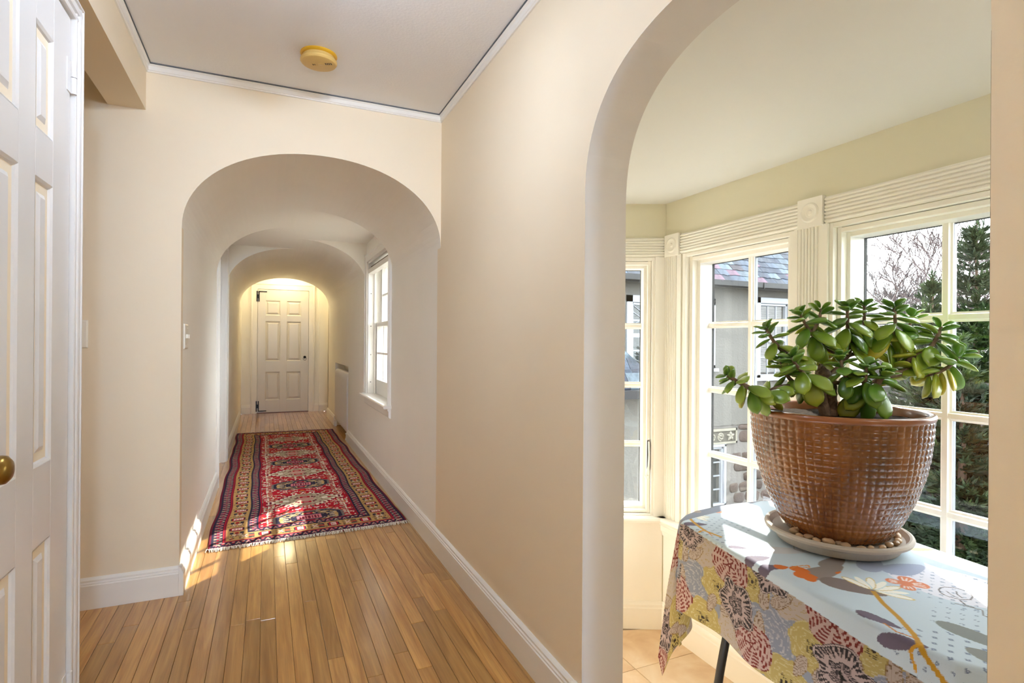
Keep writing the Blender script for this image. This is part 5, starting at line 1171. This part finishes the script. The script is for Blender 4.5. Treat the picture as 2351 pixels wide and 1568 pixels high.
    def leaf(pos, d, up, L, age):
        if used[0]: o = first.copy(); COL.objects.link(o)
        else: o = first; used[0] = True
        x = d.normalized(); z = (up - x * up.dot(x)).normalized(); y = z.cross(x)
        mt = Matrix((x, y, z)).transposed().to_4x4(); mt = mt @ Matrix.Diagonal((L, L * rr.uniform(0.98, 1.16) * (1.18 if L < 0.055 else 1.0), L * rr.uniform(0.9, 1.2), 1)); mt.translation = pos
        o.matrix_basis = mt; o.color = (age, age, age, 1)
    G = Vector((0, 0, -1))
    for name, pts in S.items():
        path = smooth_path(pts); n = len(path); r0, r1 = rad.get(name, (0.008, 0.0045))
        rads = [(r0 + (r1 - r0) * (i / (n - 1)) ** 0.8) * (1 + 0.06 * math.sin(i * 2.3)) for i in range(n)]
        if name == 'T1': rads[0] *= 1.25
        m = MB(); m.tube(path, rads, 10)
        m.build('trunk' if name in ('T1', 'T2', 'T3') else 'branch', M['bark'], root, smooth=True, angle=180)
        if name not in leafy: continue
        Ls, Lm, yel = leafy[name]
        # walk back from the tip
        s, i, pairs, pos = 0.0, n - 1, 0, path[-1].copy()
        step = 0.0; phase = rr.random() * math.pi
        while s < Ls and i > 0:
            t = s / Ls; tang = (path[i] - path[max(0, i - 1)]).normalized()
            ref = Vector((0, 0, 1)) if abs(tang.z) < 0.9 else Vector((1, 0, 0)); u = tang.cross(ref).normalized(); v = tang.cross(u).normalized()
            a = phase + (pairs % 2) * math.pi / 2 + rr.uniform(-.25, .25)
            side = u * math.cos(a) + v * math.sin(a)
            L = 1.52 * Lm * (0.46 + 0.54 * min(1, s / 0.055)) * rr.uniform(0.86, 1.12)
            lift = 0.95 - 1.35 * min(1, s / 0.09)
            for sg in (1, -1):
                d = side * sg * 1.0 + tang * lift + G * (0.75 * min(1, s / 0.09) + rr.uniform(-.1, .15)); d.normalize()
                upv = (tang * 0.8 - G * 0.6 + side * sg * rr.uniform(-.2, .2))
                age = min(1.0, max(0.0, rr.uniform(0.04, .42) + yel * min(1, s / 0.1) * rr.uniform(0.5, 1.25)))
                leaf(pos + d * 0.004, d, upv, L, age)
            pairs += 1; step = 0.0075 + 0.011 * min(1, s / 0.05)
            left = step
            while left > 0 and i > 0:
                seg = (path[i - 1] - pos).length
                if seg > left: pos = pos + (path[i - 1] - pos).normalized() * left; left = 0
                else: left -= seg; i -= 1; pos = path[i].copy()
            s += step
jade()

# ================================================================== OUTSIDE
GR = -2.1
struct(MB().box(1.2, 60, -30, 60, GR - 0.2, GR).build('ground', M['asphalt']), 'dark paved ground outside the windows')
struct(MB().box(1.16, 7.5, 3.3, 7.9, GR, GR + 0.03).build('added_bounce_slab', plain('pale_bounce_slab', (214, 204, 188), 0.85, bump=0.2, bscale=8, var=0.08)), 'pale ground slab added to bounce sunlight into the corridor window')  # added reflector: bounces sun up into the corridor vault
# ---- stucco wing of the house with slate roof
def house_wing():
    YW = 8.0; X0_, X1_ = 1.15, 10.75; root = empty('house_wing', (6, YW, GR)); tag(root, 'cream stucco house wing with stone base and slate roof outside the window', 'building')
    ST = -0.39
    wins = [(5.735, 7.755, 0.70, 2.02), (8.811, 9.81, 0.50, 2.10)]       # trim outer x0, x1, z0, z1
    low = (6.6, 8.05, -1.90, -0.74)
    m = MB(); xs = X0_
    for a, b, z0, z1 in wins:
        m.box(xs, a, YW, YW + 0.3, ST, 2.5); m.box(a, b, YW, YW + 0.3, ST, z0); m.box(a, b, YW, YW + 0.3, z1, 2.5); xs = b
    m.box(xs, X1_, YW, YW + 0.3, ST, 2.5); m.box(X1_ - 0.3, X1_, YW + 0.3, YW + 6, ST, 2.5)
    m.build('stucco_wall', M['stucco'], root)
    m = MB(); m.box(X0_, low[0], YW + 0.03, YW + 0.3, GR, ST); m.box(low[1], X1_, YW + 0.03, YW + 0.3, GR, ST); m.box(low[0], low[1], YW + 0.03, YW + 0.3, GR, low[2]); m.box(low[0], low[1], YW + 0.03, YW + 0.3, low[3], ST); m.box(X1_ - 0.3, X1_, YW + 0.3, YW + 6, GR, ST)
    base_ = m.build('stone_base', M['mortar'], root)
    rr = random.Random(8); z = GR + 0.02; protos = []
    for k in range(10):
        q = MB(); q.ball((0, 0, 0), 1.0, 6); jit = random.Random(k)
        q.v = [(math.copysign(abs(x) ** 0.42, x) * jit.uniform(0.80, 1.06), y, math.copysign(abs(zz) ** 0.42, zz) * jit.uniform(0.78, 1.06)) for x, y, zz in q.v]; me = bpy.data.meshes.new('stone'); me.from_pydata(q.v, [], q.f); me.materials.append(M['stone']); me.polygons.foreach_set('use_smooth', [True] * len(me.polygons)); protos.append(me)
    while z < ST - 0.08:
        h = rr.uniform(0.12, 0.22); x = 7.0 - rr.random() * 0.3
        if z + h > ST: h = ST - z
        while x < X1_ - 0.05:
            wd = rr.uniform(0.18, 0.44); cx, cz = x + wd / 2, z + h / 2
            inwin = cx + wd / 2 > low[0] - 0.05 and cx - wd / 2 < low[1] + 0.10 and cz + h / 2 > low[2] - 0.1 and cz - h / 2 < ST
            if not inwin and not (cx - wd / 2 < 8.40 and cz + h / 2 > -0.78) and rr.random() < 0.93:
                o = link('stone', rr.choice(protos), base_); o.location = (cx, YW + 0.035, cz); o.scale = (wd * 0.53, 0.05 * rr.uniform(.6, 1.2), h * 0.55 * rr.uniform(0.8, 1.0)); o.rotation_euler = (0, rr.uniform(-.12, .12), 0)
            x += wd + rr.uniform(0.01, 0.05)
        z += h + 0.015
    # carved stone panel with scrolls over the lattice window
    m = MB(); m.box(low[0] - 0.25, 8.32, YW - 0.01, YW + 0.04, -0.735, -0.445); pn = m.build('carved_panel', M['carved_shaded'], root)
    m = MB(); yf = YW - 0.03
    for x0, x1, z0, z1 in ((low[0] - 0.25, 8.32, -0.735, -0.700), (low[0] - 0.25, 8.32, -0.492, -0.445), (8.285, 8.32, -0.735, -0.445)): m.box(x0, x1, yf, YW, z0, z1)
    m.build('panel_frame', M['carved'], pn)
    for i in range(6):
        cx = 7.92 - 0.205 * i; up = 1 if i % 2 else -1; pts = []
        for k in range(34):
            t = k / 33; a = up * (t * 3.6 * math.pi) + math.pi / 2 * up; r = 0.082 * (1 - 0.80 * t); pts.append((cx + math.cos(a) * r, YW - 0.012, -0.597 + math.sin(a) * r))
        MB().tube(pts, [0.015] * 33 + [0.018], 6).build('scroll', M['carved'], pn, smooth=True)
    m = MB(); c = Vector((8.165, YW - 0.012, -0.597))
    for k in range(5):
        a = math.pi / 2 + k * 2 * math.pi / 5; d = Vector((math.cos(a), 0, math.sin(a))); m.tube([c, c + d * 0.05, c + d * 0.095], [0.014, 0.030, 0.006], 8)
    m.build('star_leaf', M['carved'], pn, smooth=True)
    # lattice (multi-pane) basement window
    def ext_window(x0, x1, z0, z1, tr, nx, nz, name, blind, mid=False, panes=None):
        wr = MB()
        for a, b, c2, d2 in ((x0, x0 + tr, z0, z1), (x1 - tr, x1, z0, z1), (x0, x1, z1 - tr, z1), (x0, x1, z0, z0 + tr * 0.6)): wr.box(a, b, YW - 0.03, YW + 0.06, c2, d2)
        for a, b, c2, d2 in ((x0 + tr, x0 + tr + 0.04, z0, z1 - tr), (x1 - tr - 0.04, x1 - tr, z0, z1 - tr), (x0 + tr, x1 - tr, z1 - tr - 0.045, z1 - tr)): wr.box(a, b, YW + 0.01, YW + 0.08, c2, d2)
        f = wr.build(name, M['ext_white'], root, bevel=0.006, seg=1)
        if z0 > -0.3: MB().box(x0 - 0.05, x1 + 0.05, YW - 0.07, YW + 0.05, z0 - 0.05, z0 + 0.01).build('window_sill', M['ext_white'], f)
        g0, g1, h0, h1 = x0 + tr + 0.04, x1 - tr - 0.04, z0 + tr * 0.6, z1 - tr - 0.045
        for k in range(1, nx): xx = g0 + (g1 - g0) * k / nx; MB().box(xx - 0.011, xx + 0.011, YW + 0.045, YW + 0.075, h0, h1).build('muntin', M['ext_white'], f)
        for k in range(1, nz): zz = h0 + (h1 - h0) * k / nz; MB().box(g0, g1, YW + 0.045, YW + 0.075, zz - 0.011, zz + 0.011).build('muntin', M['ext_white'], f)
        if mid: MB().box(g0, g1, YW + 0.02, YW + 0.07, (h0 + h1) / 2 - 0.035, (h0 + h1) / 2 + 0.035).build('meeting_rail', M['ext_white'], f)
        for k in range(nx):
            for j in range(nz): MB().box(g0 + (g1 - g0) * k / nx, g0 + (g1 - g0) * (k + 1) / nx, YW + 0.058, YW + 0.062, h0 + (h1 - h0) * j / nz, h0 + (h1 - h0) * (j + 1) / nz).build('pane', M['glass'], f)
        if blind:
            m = MB(); zz = h0
            while zz < h1 - 0.02: m.obox((g0, YW + 0.10, zz), (g1 - g0, 0, 0), (0, 0.03, 0.012), (0, 0, 0.032)); zz += 0.045
            b = m.build('blind', M['blind'], f); b['kind'] = 'stuff'
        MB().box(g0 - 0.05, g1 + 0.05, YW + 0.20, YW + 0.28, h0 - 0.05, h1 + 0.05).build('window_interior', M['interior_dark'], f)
    ext_window(*wins[1], 0.115, 3, 4, 'sash_window', True, mid=True)
    ext_window(*wins[0], 0.125, 6, 4, 'sash_window', False, mid=True)
    ext_window(low[0], low[1], low[2], low[3], 0.05, 7, 4, 'lattice_window', False)
    m = MB(); x0, x1, z0, z1 = 5.90, 6.5, 1.48, 1.86                     # leaded crossing in the top light
    for a, b in (((x0, z0), (x1, z1)), ((x0, z1), (x1, z0)), ((x0 + .15, z0), (x1, z1 - .1)), ((x0, z1 - .12), (x1 - .15, z0))): m.tube([(a[0], YW + 0.05, a[1]), (b[0], YW + 0.05, b[1])], 0.008, 5)
    m.build('leaded_bars', M['ext_white'], root)
    # roof: deck, slates, gutter, soffit
    sl = Vector((0, math.cos(math.radians(48)), math.sin(math.radians(48)))); nm = Vector((0, -math.sin(math.radians(48)), math.cos(math.radians(48))))
    E0 = Vector((0, YW - 0.34, 2.33))
    m = MB(); m.obox(E0 + Vector((X0_, 0, 0)) - nm * 0.06, Vector((X1_ - X0_ + 0.25, 0, 0)), sl * 4.6, nm * 0.04); ro = m.build('roof', M['gutter'], root)
    ex = 0.165; protos = []
    for k in range(4):
        q = MB(); jit = random.Random(k + 50); 
        q.extrude([(0.004, 0), (0.3, jit.uniform(-.012, .012)), (0.6, jit.uniform(-.015, .015)), (0.996, 0.0), (0.996, 0.30), (0.004, 0.30)], (0, 0, 0), (0.25, 0, 0), sl, nm * jit.uniform(0.010, 0.016)); me = bpy.data.meshes.new('slate'); me.from_pydata(q.v, [], q.f); me.materials.append(M['slate']); protos.append(me)
    rs = random.Random(4)
    for row in range(8):
        x = 5.3 + (0.125 if row % 2 else 0) - rs.random() * 0.05
        while x < X1_ + 0.1:
            s = rs.uniform(0.82, 1.2); o = link('slate', rs.choice(protos), ro); o.location = E0 + Vector((x, 0, 0)) + sl * (ex * row - 0.03 + rs.uniform(-.006, .006)) + nm * (0.018 + rs.uniform(0, .004)); o.scale = (s, 1, 1)
            o.rotation_euler = (math.radians(-3.2), 0, 0); x += 0.25 * s
    m = MB(); m.extrude([(0, 0), (0.10, 0.0), (0.125, 0.03), (0.13, 0.125), (0.115, 0.125), (0.11, 0.04), (0.09, 0.015), (0.0, 0.015)], (X0_, YW - 0.26, 2.215), (0, -1, 0), (0, 0, 1), (X1_ - X0_ + 0.2, 0, 0)); m.build('gutter', M['gutter'], root)
    m = MB(); m.box(X0_, X1_ + 0.2, YW - 0.30, YW + 0.02, 2.235, 2.26); m.build('soffit', M['stucco'], root)
    for x in (6.3, 8.6, 9.75):
        m = MB(); m.box(x - 0.008, x + 0.008, YW - 0.400, YW - 0.386, 2.22, 2.34); m.tube([(x, YW - 0.395, 2.30), (x + 0.05, YW - 0.395, 2.335)], 0.006, 5); m.build('gutter_bracket', M['gutter'], root)
house_wing()
# ---- small slate porch roof below, seen through the narrow window
def porch():
    bx, by = 4.10, 6.2; root = empty('porch_roof', (bx, by, GR)); tag(root, 'low slate hip roof of a porch beside the stucco wing', 'porch roof')
    # pyramid of slates with a rim gutter, on a stuccoed block
    MB().box(2.6, 4.42, by - 0.45, by + 1.4, GR, 0.48).build('porch_wall', M['stucco'], root)
    z0, zt, n = 0.62, 1.35, 4
    for r in range(n):
        t0, t1 = r / n, (r + 1) / n + 0.06; xa, xb = 4.60 - 0.62 * t0, 4.60 - 0.62 * t1; ya, yb = by - 0.62 + 0.5 * t0, by - 0.62 + 0.5 * t1; za, zb = z0 + (zt - z0) * t0, z0 + (zt - z0) * t1
        x = xa
        for k in range(7):
            w_ = 0.26; q = MB(); xl_, xr_ = x - w_, x - 0.006; xl2, xr2 = min(xl_, xb), min(xr_, xb)
            q.add([(xl_, ya, za), (xr_, ya, za), (xr2, yb, zb), (xl2, yb, zb), (xl_, ya + 0.01, za - 0.03), (xr_, ya + 0.01, za - 0.03), (xr2, yb + 0.01, zb - 0.03), (xl2, yb + 0.01, zb - 0.03)], [(0, 1, 2, 3), (4, 7, 6, 5), (0, 4, 5, 1), (1, 5, 6, 2), (2, 6, 7, 3), (3, 7, 4, 0)]); q.build('slate', M['slate'], root); x -= w_
        q = MB(); yy0, yy1 = by + 1.5 - 0.4 * t0, by + 1.5 - 0.4 * t1
        q.add([(xa, ya, za), (xa, yy0, za), (xb, yy1, zb), (xb, yb, zb), (xa - 0.01, ya, za - 0.03), (xa - 0.01, yy0, za - 0.03), (xb - 0.01, yy1, zb - 0.03), (xb - 0.01, yb, zb - 0.03)], [(0, 1, 2, 3), (4, 7, 6, 5), (0, 4, 5, 1), (1, 5, 6, 2), (2, 6, 7, 3), (3, 7, 4, 0)]); q.build('slate', M['slate'], root)
    MB().box(2.4, 4.68, by - 0.72, by - 0.60, 0.50, 0.60).box(4.58, 4.68, by - 0.72, by + 1.5, 0.50, 0.60).build('gutter', M['gutter'], root)
porch()

# ---- spruces, hedge, bare trees, fence
def spruce(x, y, h, r, label, seed, z0=GR, dens=1.0, group=None):
    rr = random.Random(seed); root = empty('spruce_tree', (x, y, z0)); tag(root, label, 'tree', group)
    MB().tube([(x, y, z0), (x + 0.02, y, z0 + h * 0.5), (x, y, z0 + h)], [0.09, 0.05, 0.006], 8).build('trunk', M['spruce_bark'], root, smooth=True)
    vs, fs, ms = [], [], []
    def blade(p, d, L, wd, sd):
        up = Vector((0, 0, 1)); s = d.cross(up)
        if s.length < 1e-3: s = Vector((1, 0, 0))
        s.normalize(); b = len(vs); n = d.cross(s).normalized()
        for q in (p, p + d * L * 0.45 + s * wd, p + d * L, p + d * L * 0.45 - s * wd, p + d * L * 0.45 + n * wd * 0.8, p + d * L * 0.45 - n * wd * 0.8): vs.append(tuple(q))
        fs.extend([(b, b + 1, b + 2, b + 3), (b, b + 4, b + 2, b + 5)])
    tiers = int(34 * dens * h / 5)
    for t in range(tiers):
        f = (t + rr.random()) / tiers; z = z0 + 0.08 * h + f * 0.88 * h; R = r * (1 - f) ** 0.75 * rr.uniform(0.75, 1.1) + 0.06
        nb = int((9 + 12 * (1 - f)) * dens)
        for k in range(nb):
            a = rr.random() * 6.283; d = Vector((math.cos(a), math.sin(a), rr.uniform(-.1, .35) + f * 0.5)).normalized(); L = R * rr.uniform(0.7, 1.1); steps = max(3, int(L / 0.07))
            for s in range(steps):
                u = (s + 0.6) / steps; p = Vector((x, y, z)) + d * L * u + Vector((0, 0, -0.18 * L * u * (1 - f)))
                for q in range(5):
                    sd = Vector((rr.uniform(-1, 1), rr.uniform(-1, 1), rr.uniform(-.35, .55))); dd = (d * 1.1 + sd * 0.9).normalized(); blade(p, dd, rr.uniform(0.08, 0.15), rr.uniform(0.013, 0.022), 0)
    for k in range(int(14 * dens)):              # upright leaders
        a = rr.random() * 6.283; f = rr.uniform(0.6, 0.97); R = r * (1 - f) ** 0.75 * 0.7; p = Vector((x + math.cos(a) * R, y + math.sin(a) * R, z0 + h * f)); L = rr.uniform(0.18, 0.40)
        for s in range(9): blade(p + Vector((0, 0, L * s / 9)), Vector((rr.uniform(-.4, .4), rr.uniform(-.4, .4), 1)).normalized(), 0.09, 0.010, 0)
    for s in range(16):
        for q in range(4): blade(Vector((x, y, z0 + h * 0.92 + h * 0.085 * s / 16)), Vector((rr.uniform(-.8, .8), rr.uniform(-.8, .8), 0.9)).normalized(), 0.10, 0.011, 0)
    me = bpy.data.meshes.new('foliage'); me.from_pydata(vs, [], fs); me.materials.append(M['needles']); o = link('foliage', me, root); o['kind'] = 'stuff'
spruce(9.95, 4.85, 5.3, 1.25, 'tall slim spruce whose tip rises above the other spruces in the window', 1)
spruce(9.2, 5.05, 4.35, 1.05, 'shorter pale green spruce beside the tall spruce, seen behind the window mullion', 2)
spruce(10.6, 4.25, 4.5, 0.9, 'small dark spruce at the edge of the window by the arch pier', 3)
spruce(8.9, 4.5, 3.2, 1.0, 'low bushy spruce close to the window behind the pot', 4)
spruce(9.6, 3.9, 3.7, 1.15, 'broad dark spruce filling the lower window panes', 5)

def bare_tree(x, y, h, z0, label, seed, mat, spread=0.5, depth=6, group=None, thick=0.09):
    rr = random.Random(seed); root = empty('bare_tree', (x, y, z0)); tag(root, label, 'tree', group); tr, tw2 = MB(), MB(); rmin = 0.0005 * math.hypot(x, y)
    def grow(p, d, L, r, k):
        pts = [p]; q = p
        for s in range(3): d = (d + Vector((rr.uniform(-1, 1), rr.uniform(-1, 1), rr.uniform(-.3, .6))) * 0.16).normalized(); q = q + d * L / 3; pts.append(q)
        (tr if k > depth - 3 else tw2).tube(pts, [max(r * q_, rmin) for q_ in (1, .9, .8, .66)], 5 if k > depth - 3 else 3, cap=False)
        if k == 0: return
        for i in range(2 if rr.random() < 0.45 else 3):
            ax = Vector((rr.uniform(-1, 1), rr.uniform(-1, 1), rr.uniform(-.25, .6))).normalized(); grow(q if i < 2 else pts[2], (d + ax * spread * rr.uniform(0.8, 1.5)).normalized(), L * rr.uniform(0.62, 0.85), r * 0.62, k - 1)
    grow(Vector((x, y, z0)), Vector((0, 0, 1)), h * 0.26, thick, depth)
    tr.build('trunk', M['bare_bark'], root, smooth=True); o = tw2.build('twigs', M[mat], root); o['kind'] = 'stuff'
bare_tree(30.1, 19.4, 8.6, GR, 'large grey leafless tree spreading against the white sky', 5, 'bare_bark', 0.55, 7, thick=0.20)
bare_tree(48.2, 28.8, 10.2, GR, 'hazy leafless tree low on the horizon beside the large grey one', 9, 'twig_red', 0.65, 6, thick=0.24)
bare_tree(17.7, 9.6, 7.4, GR, 'leafless reddish tree rising left of the tall spruce tip', 14, 'twig_red', 0.6, 7, thick=0.11)
bare_tree(25.2, 12.0, 9.2, GR, 'leafless purple-brown tree at the window edge behind the spruces', 23, 'twig_red', 0.6, 7, thick=0.11)
rb = random.Random(2)
for i in range(4): bare_tree(37.0 + i * 3.0, 24.6 - 0.35 * i + rb.uniform(-.4, .4), 6.0 + rb.uniform(-.4, .5), GR, 'reddish leafless shrub in the row above the dark fence', 40 + i, 'twig_red', 0.6, 5, 'leafless shrubs above the fence', thick=0.12)
def fence():
    root = empty('board_fence', (17, 11, GR)); tag(root, 'dark weathered board fence beyond the spruces', 'fence')
    a, b = Vector((15.5, 12.6, GR)), Vector((21.5, 9.2, GR)); d = (b - a).normalized(); L = (b - a).length; n = d.cross(Vector((0, 0, 1)))
    h = 4.3; k = 0
    while k < 22:
        m = MB(); z = k * 0.195; m.obox(a + Vector((0, 0, z)), d * L, n * 0.025, Vector((0, 0, 0.187))); m.build('board', M['fence'], root); k += 1
    for i in range(5): m = MB(); m.obox(a + d * (L * i / 4 - 0.06) - n * 0.06, d * 0.12, n * 0.06, Vector((0, 0, h))); m.build('post', M['fence'], root)
fence()
